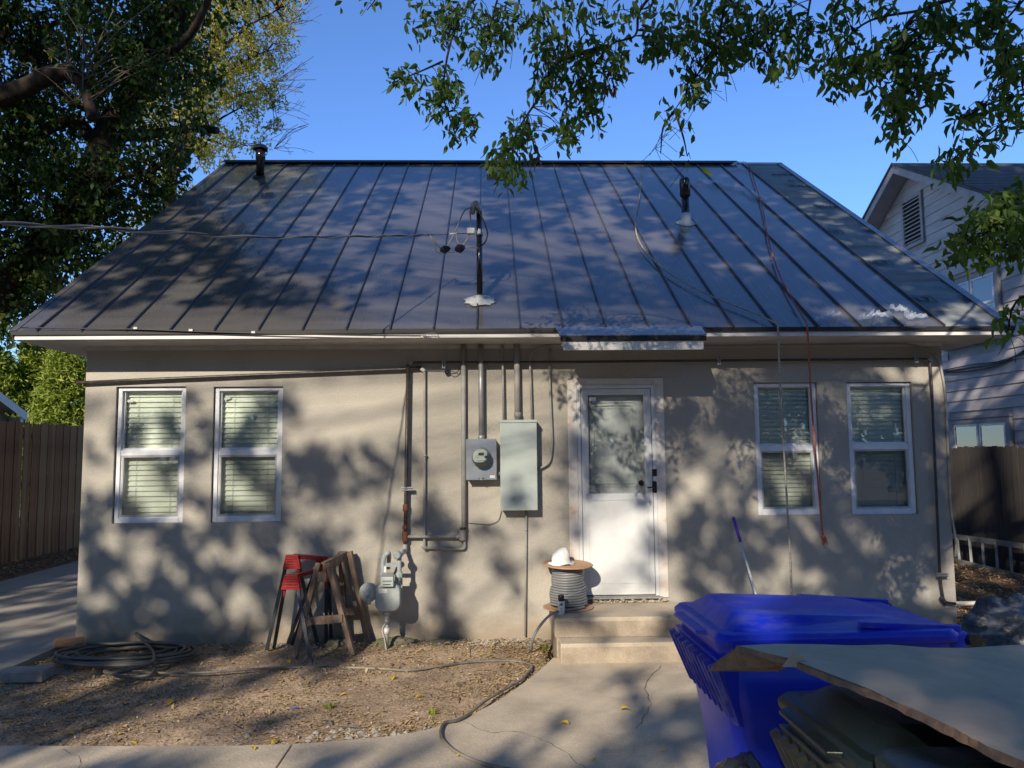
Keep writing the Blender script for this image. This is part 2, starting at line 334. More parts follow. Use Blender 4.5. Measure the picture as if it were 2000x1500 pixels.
def leaves(P, Lr, Wf=.5, droop=.6, kind='quad', flat=0.0):
    n = len(P); tv, tt = LEAF[kind]
    ax = nrm(rng.normal(size=(n, 3)) + np.array([0, 0, -droop*2]))
    if flat: ax[:, 2] *= (1-flat); ax = nrm(ax)
    rnd = rng.normal(size=(n, 3)); 
    if flat: rnd = rnd*(1-flat) + np.array([0, 0, 1.])*flat*2
    side = nrm(np.cross(ax, rnd)); up = np.cross(side, ax)
    L = rng.uniform(*Lr, size=n)[:, None]; Wd = L*Wf*rng.uniform(.8, 1.2, size=(n, 1))
    V = (P[:, None, :] + ax[:, None, :]*(tv[None, :, 0:1]*L[:, None]) + side[:, None, :]*(tv[None, :, 1:2]*Wd[:, None])
         + up[:, None, :]*(tv[None, :, 2:3]*L[:, None]*rng.uniform(.3, 2, size=(n, 1, 1))))
    T = tt[None] + (np.arange(n)*len(tv))[:, None, None]
    return V.reshape(-1, 3), T.reshape(-1, 3)
def ball(n): return nrm(rng.normal(size=(n, 3)))*rng.uniform(0, 1, size=(n, 1))**.45

#=====PART2
# ================================================================== GROUND
def vnoise(x, y, s, seed=0):
    r = np.random.default_rng(seed).random((64, 64)); x = x*s+17.3; y = y*s+9.1
    xi = np.floor(x).astype(int); yi = np.floor(y).astype(int); fx = x-xi; fy = y-yi
    fx = fx*fx*(3-2*fx); fy = fy*fy*(3-2*fy); g = lambda a, b: r[a % 64, b % 64]
    return (g(xi, yi)*(1-fx)*(1-fy)+g(xi+1, yi)*fx*(1-fy)+g(xi, yi+1)*(1-fx)*fy+g(xi+1, yi+1)*fx*fy)-.5
WALK = [atz(x, y) for x, y in [(0, 1457), (300, 1458), (550, 1455), (700, 1444), (790, 1433), (850, 1420), (905, 1402), (955, 1378), (1000, 1350), (1040, 1320), (1066, 1298), (1080, 1284)]]
def walkedge(x):                                     # y of the walk's dirt-side edge at x
    xs = np.array([p.x for p in WALK]); ys = np.array([p.y for p in WALK]); o = np.argsort(xs)
    return np.interp(x, xs[o], ys[o])
def gz(x, y):                                        # height of the dirt
    z = -.035 + .045*vnoise(x, y, .9, 1) + .022*vnoise(x, y, 3.1, 2) + .012*vnoise(x, y, 9, 3) + .006*vnoise(x, y, 31, 4)
    z = z + .05*np.clip((y+1.3)/1.3, 0, 1)*(y < .3)*(x < .6)*(x > -4.0)
    dd = np.clip((walkedge(x)-y+.12)/.12, 0, 1)*(x < .6)
    z = z - .015*dd
    z = z - .20*(y < walkedge(x)-.03)*(x < .52) - .25*((x > .5)*(x < 5)*(y < -.2)) - .25*(x < -4.3)*(x > -7.0)
    return z
def axis(parts):
    o = []
    for a, b, st in parts: o += list(np.arange(a, b, st))
    return np.array(o+[parts[-1][1]])
gx = axis([(-400, -60, 40), (-60, -12, 4), (-12, -7.8, .15), (-7.8, -4.0, .1), (-4.0, .8, .035), (.8, 4.6, .15), (4.6, 7.6, .05), (7.6, 14, .5), (14, 60, 5), (60, 400, 40)])
gy = axis([(-200, -20, 20), (-20, -6, 1), (-6, -3, .15), (-3, .2, .035), (.2, 6, .1), (6, 14, .5), (14, 60, 5), (60, 600, 60)])
X, Y = np.meshgrid(gx, gy); Z = gz(X, Y); nx, ny = len(gx), len(gy)
idx = np.arange(nx*ny).reshape(ny, nx); a, b, c, d = idx[:-1, :-1].ravel(), idx[:-1, 1:].ravel(), idx[1:, 1:].ravel(), idx[1:, :-1].ravel()
struct(fastmesh('ground', np.stack([X.ravel(), Y.ravel(), Z.ravel()], 1), np.concatenate([np.stack([a, b, c], 1), np.stack([a, c, d], 1)]), 'dirt', smooth=True))
# the walk: a thick slab with the curved edge, cast in bays
def slab(poly, z1, z0, name, m, bev=.003):
    s = B(); n = len(poly); vs = [(x, y, z0) for x, y in poly]+[(x, y, z1) for x, y in poly]
    s.add(vs, [tuple(range(n))[::-1], tuple(range(n, 2*n))]+[(i, (i+1) % n, n+(i+1) % n, n+i) for i in range(n)])
    return struct(s.build(name, m, bevel=bev))
w = curve([(p.x, p.y, 0) for p in WALK], 3); wp = [(p.x, p.y) for p in w]
jx = atz(570, 1456).x                                # joint in the near walk
left = [q for q in wp if q[0] < jx]; right = [q for q in wp if q[0] > jx]; ye = float(walkedge(jx))
slab([(-9, -9), (jx-.006, -9), (jx-.006, ye)]+left[::-1]+[(-9, left[0][1])], .004, -.12, 'walkway', 'concrete')
yj = atz(1250, 1431).y                               # transverse joint on the pad
rj = [q for q in right if q[1] < yj-.01]; ra = [q for q in right if q[1] > yj+.01]; xj = float(np.interp(yj, [q[1] for q in right], [q[0] for q in right]))
slab([(jx+.006, ye), (jx+.006, -9), (5.2, -9), (5.2, yj-.0025), (xj, yj-.0025)]+rj[::-1], .004, -.12, 'walkway', 'concrete')
slab([(xj+.01, yj+.0025), (5.2, yj+.0025), (5.2, -.02), (.60, -.02), (.60, -.72)]+ra[::-1], 0, -.12, 'walkway', 'concrete')
for i, (y0, y1) in enumerate([(-9, -5.2), (-5.19, -1.2), (-1.19, 3.0), (3.01, 8), (8.01, 14)]):
    slab([(-7.15, y0), (-4.12, y0), (-4.10, y1), (-7.1, y1)], .012+.003*(i % 2), -.12, 'driveway', 'concrete2')

def crack(pts, parent_name='crack'):
    P = [g for g in curve([atz(x, y, .0045) for x, y in pts], 7)]; s = B(); vs = []
    for i, q in enumerate(P):
        d = (P[min(i+1, len(P)-1)]-P[max(0, i-1)]).normalized(); n = Vector((-d.y, d.x, 0)); j = n*random.uniform(-.012, .012); w = random.uniform(.0008, .0028); vs += [q+j+n*w, q+j-n*w]
    s.add(vs, [(2*i, 2*i+1, 2*i+3, 2*i+2) for i in range(len(P)-1)]); return struct(s.build('crack', 'dark', fix=False))
crack([(905, 1408), (960, 1430), (1010, 1428), (1075, 1452), (1130, 1490), (1160, 1520)]); crack([(1290, 1300), (1262, 1340), (1270, 1380), (1240, 1424)]); crack([(120, 1464), (160, 1480), (150, 1510)])
# ================================================================== HOUSE
XL, XR, YB = -3.975, 4.612, 10.2
WT = 2.873
house = thing('house', 'single storey grey stucco house with dark standing seam metal roof and white door', 'house', (0, 0, 0))
def rectpx(tl, tr, bl, br, y=0):
    p = [aty(*q, y) for q in (tl, tr, bl, br)]
    return (p[0].x+p[2].x)/2, (p[1].x+p[3].x)/2, (p[2].z+p[3].z)/2, (p[0].z+p[1].z)/2
WIN = [rectpx((228, 755), (365, 755), (217, 1022), (355, 1022)), rectpx((418, 755), (553, 755), (410, 1020), (548, 1020)),
       rectpx((1470, 747), (1598, 747), (1483, 1007), (1605, 1005)), rectpx((1653, 747), (1780, 745), (1665, 1005), (1795, 1005))]
RAIL = [aty(290, 884).z, aty(480, 883).z, aty(1540, 875).z, aty(1722, 872).z]
DX0, DX1, DZ0, DZ1 = .797, 1.728, .395, 2.54
def wall_with_holes(xs0, xs1, z0, z1, holes, th=.22):
    s = B(); xs = sorted({xs0, xs1, *[h[0] for h in holes], *[h[1] for h in holes]}); zs = sorted({z0, z1, *[h[2] for h in holes], *[h[3] for h in holes]})
    inside = lambda x, z: any(h[0] < x < h[1] and h[2] < z < h[3] for h in holes)
    for i in range(len(xs)-1):
        for j in range(len(zs)-1):
            cx, cz = (xs[i]+xs[i+1])/2, (zs[j]+zs[j+1])/2
            if inside(cx, cz): continue
            for yy in (0, th): s.add([(xs[i], yy, zs[j]), (xs[i+1], yy, zs[j]), (xs[i+1], yy, zs[j+1]), (xs[i], yy, zs[j+1])], [(0, 1, 2, 3)])
    for h in holes:
        c = [(h[0], h[2]), (h[1], h[2]), (h[1], h[3]), (h[0], h[3])]
        for k in range(4):
            p, q = c[k], c[(k+1) % 4]; s.add([(p[0], 0, p[1]), (q[0], 0, q[1]), (q[0], th, q[1]), (p[0], th, p[1])], [(0, 1, 2, 3)])
    s.add([(xs0,0,z0),(xs0,th,z0),(xs0,th,z1),(xs0,0,z1)],[(0,1,2,3)]); s.add([(xs1,0,z0),(xs1,th,z0),(xs1,th,z1),(xs1,0,z1)],[(0,1,2,3)])
    return s
holes = [tuple(w_) for w_ in WIN] + [(DX0+.03, DX1-.03, DZ0, DZ1-.03)]
s = wall_with_holes(XL, XR, -.1, WT, holes)
s.box(XL, XL+.2, .2201, YB, -.1, WT); s.box(XR-.2, XR-.0005, .2201, YB, -.1, WT); s.box(XL+.2, XR-.2, YB-.2, YB, -.1, WT)
rz = lambda y: EZ+math.tan(RA)*(y-EY)
yr = EY+SL*math.cos(RA); zr = rz(yr)
for x in (XL, XR-.2):
    s.add([(x, .05, WT), (x, yr, zr-.16), (x, 2*yr-.05, WT), (x+.2, .05, WT), (x+.2, yr, zr-.16), (x+.2, 2*yr-.05, WT)], [(0, 1, 2), (3, 5, 4), (0, 3, 4, 1), (1, 4, 5, 2)])
s.build('wall', 'stucco', house, fix=False)
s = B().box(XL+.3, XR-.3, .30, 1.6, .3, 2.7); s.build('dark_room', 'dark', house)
# windows
def window(w_, rail, n_up, n_lo, stick):
    x0, x1, z0, z1 = w_; g = .006; x0 += g; x1 -= g; z1 -= g; y0, y1 = .030, .10; t = .043
    s = B(); s.box(x0, x0+t, y0, y1, z0, z1).box(x1-t, x1, y0, y1, z0, z1).box(x0+t, x1-t, y0, y1, z1-t*.8, z1).box(x0+t, x1-t, y0-.004, y1, z0, z0+t*1.15)
    fr = s.build('window', 'vinyl', house, bevel=.004)
    a, b_ = x0+t, x1-t
    s = B().box(a, b_, y0+.006, y0+.06, rail-.03, rail+.03); s.build('meeting_rail', 'vinyl', fr, bevel=.004)
    zt = z1-t*.8; zb = z0+t*1.15
    B().box(a+.01, b_-.01, y0+.006, y0+.0075, zb+.01, rail-.03).build('insect_screen', 'screen', fr)
    for q0, q1, yy, tt in ((rail+.03, zt, y0+.030, .016), (zb, rail-.03, y0+.014, .027)):
        s = B().box(a, a+tt, yy, yy+.03, q0, q1).box(b_-tt, b_, yy, yy+.03, q0, q1).box(a+tt, b_-tt, yy, yy+.03, q0, q0+tt).box(a+tt, b_-tt, yy, yy+.03, q1-tt*.6, q1)
        s.build('sash', 'vinyl', fr)
        s = B().box(a+tt*.5, b_-tt*.5, yy+.012, yy+.016, q0+tt*.5, q1-tt*.4); s.build('pane', 'glass', fr)
    n = n_up+n_lo; p = (zt-zb)/n; sl = None
    for k in range(n):
        if sl is None:
            s = B(); wv = b_-a-.02
            s.obox((a+.01+wv/2, .112, zb+p/2), (wv/2, 0, 0), (0, .0015, 0), (0, .010, p*.53)); sl = s.build('blind_slat', 'blind', fr); base = sl
        else:
            sl = base.copy(); COL.objects.link(sl); sl.location = (base.location.x, base.location.y+random.uniform(-.001, .001), base.location.z+p*k); sl.rotation_euler = (0, random.uniform(-.002, .002), 0)
            # keep the tiny tilt about the slat itself
            c = Vector(((a+b_)/2, .165, zb+p/2+p*k)); sl.location.z -= 0; sl.rotation_euler = (0, 0, 0)
    for fx in (.22, .80):
        B().tube([(a+(b_-a)*fx, .098, zb), (a+(b_-a)*fx, .098, zt)], .0022, 5).build('lift_cord', 'blind', fr)
    B().box(a+.005, b_-.005, .105, .14, zt-.05, zt).build('head_rail', 'blind', fr)
    if stick:
        cx, cz, an = stick; c = Vector((x0+cx, y0+.045, z1-cz))
        B().obox(c, (.028*math.cos(an), 0, .028*math.sin(an)), (0, .0008, 0), (-.013*math.sin(an), 0, .013*math.cos(an))).build('sticker', 'sticker', fr)
window(WIN[0], RAIL[0], 12, 12, (.10, .13, .02)); window(WIN[1], RAIL[1], 12, 12, (.10, .10, .5))
window(WIN[2], RAIL[2], 14, 14, None); window(WIN[3], RAIL[3], 14, 14, None)
# door: rough mortar trim, casing, storm door with glass, inner door behind
s = B(); o = .06
s.box(DX0-o*.3, DX0+.075, -.012, .04, DZ0-.02, DZ1+.0).box(DX1-.075, DX1+o*.3, -.012, .04, DZ0-.02, DZ1+.0).box(DX0+.075, DX1-.075, -.012, .04, DZ1-.07, DZ1+.0)
s.build('door_surround', 'mortar', house, bevel=.006)
a, b_ = DX0+.075, DX1-.075; zt = DZ1-.07
s = B().box(a, a+.035, -.02, .06, DZ0, zt).box(b_-.035, b_, -.02, .06, DZ0, zt).box(a+.035, b_-.035, -.02, .06, zt-.035, zt)
door = s.build('door_frame', 'white', house, bevel=.004)
a += .04; b_ -= .04; zt -= .04; zb = DZ0+.012
gx0, gx1 = aty(1147, 870).x, aty(1261, 870).x; g0, g1 = aty(1200, 966).z, aty(1200, 769).z
s = B().box(a, gx0, -.008, .03, zb, zt).box(gx1, b_, -.008, .03, zb, zt).box(gx0, gx1, -.008, .03, g1, zt).box(gx0, gx1, -.008, .03, zb, g0)
dl = s.build('door', 'white', house, bevel=.003)
p0, p1 = g0-.07, DZ0+.13
s = B().box(gx0-.005, gx1+.01, -.013, -.009, g0-.055, g0-.045).box(gx0-.005, gx0+.003, -.013, -.009, p1, p0).box(gx1+.002, gx1+.01, -.013, -.009, p1, p0).box(gx0-.005, gx1+.01, -.013, -.009, p1-.008, p1)
s.build('panel_moulding', 'white', dl)
s = B().box(gx0, gx0+.012, .0, .02, g0, g1).box(gx1-.012, gx1, .0, .02, g0, g1).box(gx0+.012, gx1-.012, .0, .02, g0, g0+.012).box(gx0+.012, gx1-.012, .0, .02, g1-.012, g1); s.build('glazing_bead', 'white', dl)
B().box(gx0, gx1, .008, .012, g0, g1).build('pane', 'doorglass', dl)
s = B().box(DX0+.1, DX1-.1, .062, .095, DZ0, DZ1-.1); inner = s.build('inner_door', 'white', house)
s = B()
for k, (m_, yy) in enumerate(((.055, .052), (.085, .046), (.115, .055))):
    u0, u1, v0, v1 = gx0+m_-.02, gx1-m_-.03, g0+m_+.02, g1-m_-.02
    s.box(u0, u0+.012, yy, .0615, v0, v1).box(u1-.012, u1, yy, .0615, v0, v1).box(u0+.012, u1-.012, yy, .0615, v0, v0+.012).box(u0+.012, u1-.012, yy, .0615, v1-.012, v1)
s.build('panel_moulding', 'white', inner)
k = aty(1252, 943, .05); B().lathe(k+Vector((0, .012, 0)), [(.012, 0), (.012, .008), (.026, .012), (.028, .022), (.02, .030), (0.003, .032)], 16, (0, -1, 0)).build('knob', 'steel', inner)
c = aty(1278, 923, -.012); B().box(c.x-.022, c.x+.022, -.028, -.012, c.z-.035, c.z+.035).lathe((c.x, -.028, c.z), [(.012, 0), (.012, .006), (0.002, .007)], 12, (0, -1, 0)).build('deadbolt', 'black', dl, bevel=.003)
c = aty(1278, 951, -.012); B().box(c.x-.021, c.x+.021, -.028, -.012, c.z-.056, c.z+.056).tube([(c.x, -.03, c.z), (c.x, -.06, c.z), (c.x-.08, -.065, c.z-.005)], .008, 8).build('handle', 'black', dl, bevel=.003)
p = aty(1157, 779, .005); B().box(p.x-.03, p.x+.035, .004, .0065, p.z-.02, p.z+.02).build('sticker', 'sticker', dl)
B().box(DX0+.06, DX1-.05, -.05, .05, DZ0-.02, DZ0-.004).build('threshold', 'galv', house)
s = B()
for i in range(45):
    x = random.uniform(DX0-.02, DX1+.02); h = random.uniform(.004, .013); a1 = Vector((random.gauss(0, 1), random.gauss(0, 1), random.gauss(0, .4))).normalized(); a2 = a1.orthogonal().normalized(); a3 = a1.cross(a2)
    s.obox((x, -.012-random.random()*.06, .343+random.random()*.03), a1*h*1.6, a2*h, a3*h*.8)
stuff(s.build('mortar_crumbs', 'stepcon', house))

# roof ------------------------------------------------------------
RXL, RXR = -4.43, 5.06
def rbox(s, x0, x1, t0, t1, h0, h1):
    return s.add([rp(x0, t0, h0), rp(x1, t0, h0), rp(x1, t1, h0), rp(x0, t1, h0), rp(x0, t0, h1), rp(x1, t0, h1), rp(x1, t1, h1), rp(x0, t1, h1)],
                 [(0,3,2,1),(4,5,6,7),(0,1,5,4),(1,2,6,5),(2,3,7,6),(3,0,4,7)])
s = B(); rbox(s, RXL+.02, RXR-.02, .01, SL, -.10, -.022)
Rb = lambda x, t, h: Vector((x, 2*yr-rp(x, t, h).y, rp(x, t, h).z))
c = [(x, t, h) for h in (-.10, -.022) for x, t in ((RXL+.02, .01), (RXR-.02, .01), (RXR-.02, SL), (RXL+.02, SL))]
s.add([Rb(*q) for q in c], [(0,1,2,3),(4,7,6,5),(0,4,5,1),(1,5,6,2),(2,6,7,3),(3,7,4,0)])
s.build('roof_deck', 'soffit', house)
sx = [atroof(x, 636).x for x in (936,)][0]
PITCHX = (atroof(1842, 636).x-atroof(85, 636).x)/21
SEAM = [atroof(85, 636).x + PITCHX*i for i in range(22)]
edges = [RXL+.012]+SEAM
for i in range(len(edges)-1):
    s = B(); x0, x1 = edges[i], edges[i+1]; w_ = x1-x0; e = .0015
    xs = [x0+e, x0+w_*.30, x0+w_*.335, x0+w_*.37, x0+w_*.63, x0+w_*.665, x0+w_*.70, x1-e]; hs_ = [0, 0, .0010, 0, 0, .0010, 0, 0]
    if i == 0: xs = [x0, x1-e]; hs_ = [0, 0]
    n = len(xs); nt = 14; vs = []
    for j in range(nt+1):
        t = -.012+(SL+.0)*j/nt
        for k in range(n):
            oil = .0008*math.sin(j*1.7+i*2.3)*math.sin(math.pi*k/(n-1)) if n > 2 else 0
            vs.append(rp(xs[k], t, hs_[k]+oil))
    vs += [rp(xs[k], -.012, -.02) for k in range(n)]
    fs = [(j*n+k, j*n+k+1, (j+1)*n+k+1, (j+1)*n+k) for j in range(nt) for k in range(n-1)]
    o_ = (nt+1)*n; fs += [(o_+k, o_+k+1, k+1, k) for k in range(n-1)]
    s.add(vs, fs); s.build('roof_panel', 'roof', house, fix=False)
base = None
for x in SEAM:
    if base is None:
        s = B(); rbox(s, x-.004, x+.004, -.018, SL-.02, -.01, .019); rbox(s, x-.0065, x+.0065, -.018, SL-.02, .0191, .023)
        rbox(s, x-.008, x+.008, -.024, -.018, -.02, .023); base = s.build('roof_seam', 'seam', house); bx = x
    else:
        o = base.copy(); COL.objects.link(o); o.location.x += x-bx
# felt courses with their print
XF0, XF1 = SEAM[-1]+.012, RXR-.03
FT = [0.0]+[rt(atroof(x, y)) for x, y in ((1850, 606), (1800, 545), (1722, 480), (1650, 426), (1580, 382))]+[SL-.10, SL]
FT = sorted(FT)
for i in range(len(FT)-1):
    s = B(); t0, t1 = FT[i], FT[i+1]; nn = 12; vs = []
    for j in range(5):
        t = t0+(t1-t0)*j/4 + (.0 if j else -.02)
        for k in range(nn+1):
            x = XF0-.5+(XF1+.5-XF0)*k/nn; lift = .006*(1-j/4)+.006*noise.noise(Vector((x*4, t*5, 3)))*(1.5 if j == 0 else .7)
            vs.append(rp(x, t+(.012*noise.noise(Vector((x*2, i, 0))) if j == 0 else 0), -.014+max(-.004, lift)))
    fs = [(j*(nn+1)+k, j*(nn+1)+k+1, (j+1)*(nn+1)+k+1, (j+1)*(nn+1)+k) for j in range(4) for k in range(nn)]
    vs += [rp(XF0-.5+(XF1+.5-XF0)*k/nn, t0-.02, -.022) for k in range(nn+1)]
    o_ = 5*(nn+1); fs += [(o_+k, o_+k+1, k+1, k) for k in range(nn)]
    s.add(vs, fs, True); s.build('underlayment_sheet', 'felt', house, fix=False)
def print_text(txt, anchor, side, boxed=True, size=.135):
    cu = bpy.data.curves.new('t', 'FONT'); cu.body = txt; cu.size = size; cu.space_character = 1.05; cu.offset = .004
    ob = bpy.data.objects.new('t', cu); COL.objects.link(ob); dg = bpy.context.evaluated_depsgraph_get()
    me = bpy.data.meshes.new_from_object(ob.evaluated_get(dg)); bpy.data.objects.remove(ob)
    xs = [v.co.x for v in me.vertices]; ys = [v.co.y for v in me.vertices]; x0, x1, y1 = min(xs), max(xs), max(ys)
    a = atroof(*anchor); ta = rt(a); xa = a.x-(x1 if side == 'end' else x0)
    bm = bmesh.new(); bm.from_mesh(me)
    if boxed:
        g = .035; w_ = .011
        for q in ((x0-g, x1+g, -g, -g+w_), (x0-g, x1+g, y1+g-w_, y1+g), (x0-g, x0-g+w_, -g+w_, y1+g-w_), (x1+g-w_, x1+g, -g+w_, y1+g-w_)):
            bm.faces.new([bm.verts.new((q[0], q[2], 0)), bm.verts.new((q[1], q[2], 0)), bm.verts.new((q[1], q[3], 0)), bm.verts.new((q[0], q[3], 0))])
    bmesh.ops.subdivide_edges(bm, edges=[e_ for e_ in bm.edges if e_.calc_length() > .12], cuts=3)
    for cut, sgn in ((XF0-xa-.02, -1), (XF1-xa-.02, 1)):
        bmesh.ops.bisect_plane(bm, geom=bm.verts[:]+bm.edges[:]+bm.faces[:], plane_co=(cut, 0, 0), plane_no=(sgn, 0, 0), clear_outer=True)
    for v in bm.verts: v.co = rp(v.co.x+xa, v.co.y+ta-.06, .0015)
    if bm.faces:
        bm.to_mesh(me); me.materials.clear(); me.materials.append(M['print']); o = bpy.data.objects.new('printed_lettering', me); COL.objects.link(o); o.parent = house
    bm.free()
print_text('EVERBILT', (1568, 340), 'end', False, .12); print_text('P2', (1538, 352), 'start', False, .10)
print_text('EVERBILT', (1545, 362), 'start'); print_text('EVERBILT', (1598, 403), 'start'); print_text('EVERBILT', (1640, 452), 'end'); print_text('EVERBILT', (1694, 450), 'start')
print_text('EVERBILT', (1735, 512), 'end'); print_text('EVERBILT', (1790, 510), 'start'); print_text('EVERBILT', (1817, 583), 'end'); print_text('EVERBILT', (1882, 582), 'start')
# trims
s = B(); rbox(s, RXR-.085, RXR, -.02, SL, -.006, .008); rbox(s, RXR-.004, RXR+.0, -.02, SL, -.11, -.0061); s.build('rake_trim', 'roof', house)
s = B(); rbox(s, RXL, RXL+.012, -.02, SL, -.11, .006); rbox(s, RXL+.0121, RXL+.06, -.02, SL, .0025, .006); s.build('rake_trim', 'roof', house)
s = B(); s.box(RXL+.01, RXR-.005, EY-.012, EY+.008, EZ-.048, EZ-.008); s.build('drip_edge', 'trim', house)
xr1 = atroof(1440, 320).x
s = B(); rbox(s, RXL-.01, xr1, SL-.14, SL+.01, .037, .041); s.add([rp(RXL-.01, SL+.01, .041), rp(xr1, SL+.01, .041), Rb(xr1, SL-.14, .041), Rb(RXL-.01, SL-.14, .041)], [(0, 1, 2, 3)]); s.build('ridge_cap', 'trim', house)
s = B(); rbox(s, xr1, RXR, SL-.06, SL+.012, .004, .010); s.build('ridge_felt', 'felt', house)
# fascia and soffits
s = B(); s.box(RXL+.03, RXR-.03, EY+.01, EY+.035, 2.888, EZ-.03); s.build('fascia', 'fascia', house, bevel=.003)
s = B(); s.box(RXL+.03, RXR-.03, EY+.0351, .0, 2.884, 2.892); s.box(RXL+.03, XL-.003, .0005, 1.2, 2.884, 2.892); s.box(XR+.003, RXR-.03, .0005, 1.2, 2.884, 2.892); s.build('soffit', 'soffit', house)
s = B(); s.box(XL, XR, -.02, -.002, 2.845, 2.883); s.build('frieze_strip', 'soffit', house)
# awning lip over the door
ax0, ax1 = aty(1098, 670, -.6).x, aty(1368, 670, -.6).x
aw = B()
p = lambda x, y, z: (x, y, z)
ex0, ex1 = atroof(1084, 640).x, atroof(1368, 638).x
zA = EZ-.004; zB = 2.868; YA = -.70
aw.add([(ex0, EY-.016, zA+.01), (ex1, EY-.016, zA+.01), (ax1+.03, YA-.02, zB), (ax0-.03, YA-.02, zB), (ex0, EY-.016, zA), (ex1, EY-.016, zA), (ax1+.03, YA-.02, zB-.008), (ax0-.03, YA-.02, zB-.008)],
       [(0, 3, 2, 1), (4, 5, 6, 7), (0, 1, 5, 4), (2, 3, 7, 6), (1, 2, 6, 5), (3, 0, 4, 7)])
awn = aw.build('awning', 'roof', house)
B().box(ax0-.025, ax1+.025, YA-.015, YA+.003, zB-.055, zB-.009).build('awning_drip_edge', 'trim', awn)
B().box(ax0, ax1, YA-.002, YA+.02, zB-.135, zB-.0555).build('awning_fascia', 'fascia', awn)
B().box(ax0, ax1, YA+.0205, EY-.02, zB-.07, zB-.06).build('awning_soffit', 'soffit', awn)
# flue, plumbing vent, small vent on the roof (parts of the house)
c = atroof(508, 345)
s = B(); s.lathe(c-Vector((0, 0, .15)), [(.062, 0), (.062, .42), (.075, .43), (.075, .60), (.062, .60)], 20); s.lathe(c+Vector((0, 0, .46)), [(.125, -.02), (.125, .0), (.075, .055), (.004, .07)], 6, smooth=False)
fl = s.build('flue_pipe', 'pipeblack', house); B().lathe(c-Vector((0, .03, .06)), [(.17, -.03), (.12, .0), (.085, .06)], 20, RN).build('flashing', 'trim', fl)
c = atroof(1340, 436)
s = B(); s.lathe(c-Vector((0, 0, .12)), [(.052, 0), (.052, .50)], 20); s.lathe(c+Vector((0, 0, .36)), [(.052, 0), (.068, .01), (.068, .13), (.072, .14), (.072, .22), (.06, .25), (.01, .26)], 20)
vp = s.build('plumbing_vent', 'pipeblack', house)
def boot(c, parent, r, h, rr=.14):
    s = B(); n = 28; rings = []
    for k, (q, hh) in enumerate(((1.0, .004), (.86, .012), (.55, .035))):
        ring = []
        for j in range(n):
            a = 2*math.pi*j/n; w_ = 1+(random.uniform(-.12, .22) if k == 0 else random.uniform(-.04, .05)); u = rr*q*w_
            ring.append(c+Vector((math.cos(a)*u, 0, 0))+RS*(math.sin(a)*u*.9)+RN*hh)
        rings.append(ring)
    rings.append([c+Vector((math.cos(2*math.pi*j/n)*r*1.35, math.sin(2*math.pi*j/n)*r*1.35, h*.45)) for j in range(n)])
    rings.append([c+Vector((math.cos(2*math.pi*j/n)*r*1.12, math.sin(2*math.pi*j/n)*r*1.12, h)) for j in range(n)])
    s.loft(rings, True); return s.build('pipe_boot', 'boot', parent)
boot(c, vp, .052, .13, .14)
c = atroof(958, 342); s = B(); rbox(s, c.x-.06, c.x+.06, rt(c)-.12, rt(c)+.12, .001, .05); v = s.build('roof_vent', 'awnmetal', house); s = B()
for k in range(5): rbox(s, c.x-.05+k*.022, c.x-.042+k*.022, rt(c)-.125, rt(c)-.12, .006, .046)
s.build('vent_grille', 'trim', v)

# ================================================================== SERVICE MAST AND DROP
mb = atroof(937, 588); mt = aty(932, 402, mb.y)
mast = thing('service_mast', 'black service mast with curved weatherhead rising through the metal roof', 'service mast', tuple(mb))
B().tube([mb-Vector((0, 0, .10)), mb+Vector((0, 0, mt.z-mb.z-.06))], .030, 18).build('pipe', 'pipeblack', mast)
boot(mb+Vector((0, -.01, 0)), mast, .035, .055, .15)
top = Vector((mb.x, mb.y, mt.z-.08))
s = B(); rings = []
for k in range(8):
    a = math.pi*k/7; cc = top+Vector((-.035+.035*math.cos(a), -.03*math.sin(a), .0+.085*math.sin(a))); rr = .045+.02*math.sin(a)
    dx = Vector((math.cos(a), 0, math.sin(a)))
    rings.append([cc+dx*rr*math.cos(2*math.pi*j/12)*.6+Vector((0, 1, 0))*rr*math.sin(2*math.pi*j/12) for j in range(12)])
s.loft(rings, True); s.build('weatherhead', 'galv', mast)
cl = aty(936, 455, mb.y); B().lathe((mb.x, mb.y, cl.z-.03), [(.036, 0), (.038, .012), (.036, .05)], 16).box(mb.x-.012, mb.x+.012, mb.y-.07, mb.y-.035, cl.z-.025, cl.z+.025).build('clamp', 'galv', mast)
ins = B().box(mb.x-.125, mb.x-.045, mb.y-.09, mb.y-.03, cl.z-.03, cl.z+.03); ins.build('insulator', 'boot', mast, bevel=.008)
yy = mb.y-.06
cp = lambda l, y=None: [aty(x, q, yy if y is None else y) for x, q in l]
drop = thing('service_drop_cable', 'twisted grey overhead cable running from the mast toward the left edge', 'cable', tuple(aty(868, 460, yy)))
A = aty(838, 459, yy); Bz = atd(-420, 445, 3.2)
pts = []
for k in range(25):
    t = k/24; q = A.lerp(Bz, t); q.z -= .42*4*t*(1-t)*.32; pts.append(q)
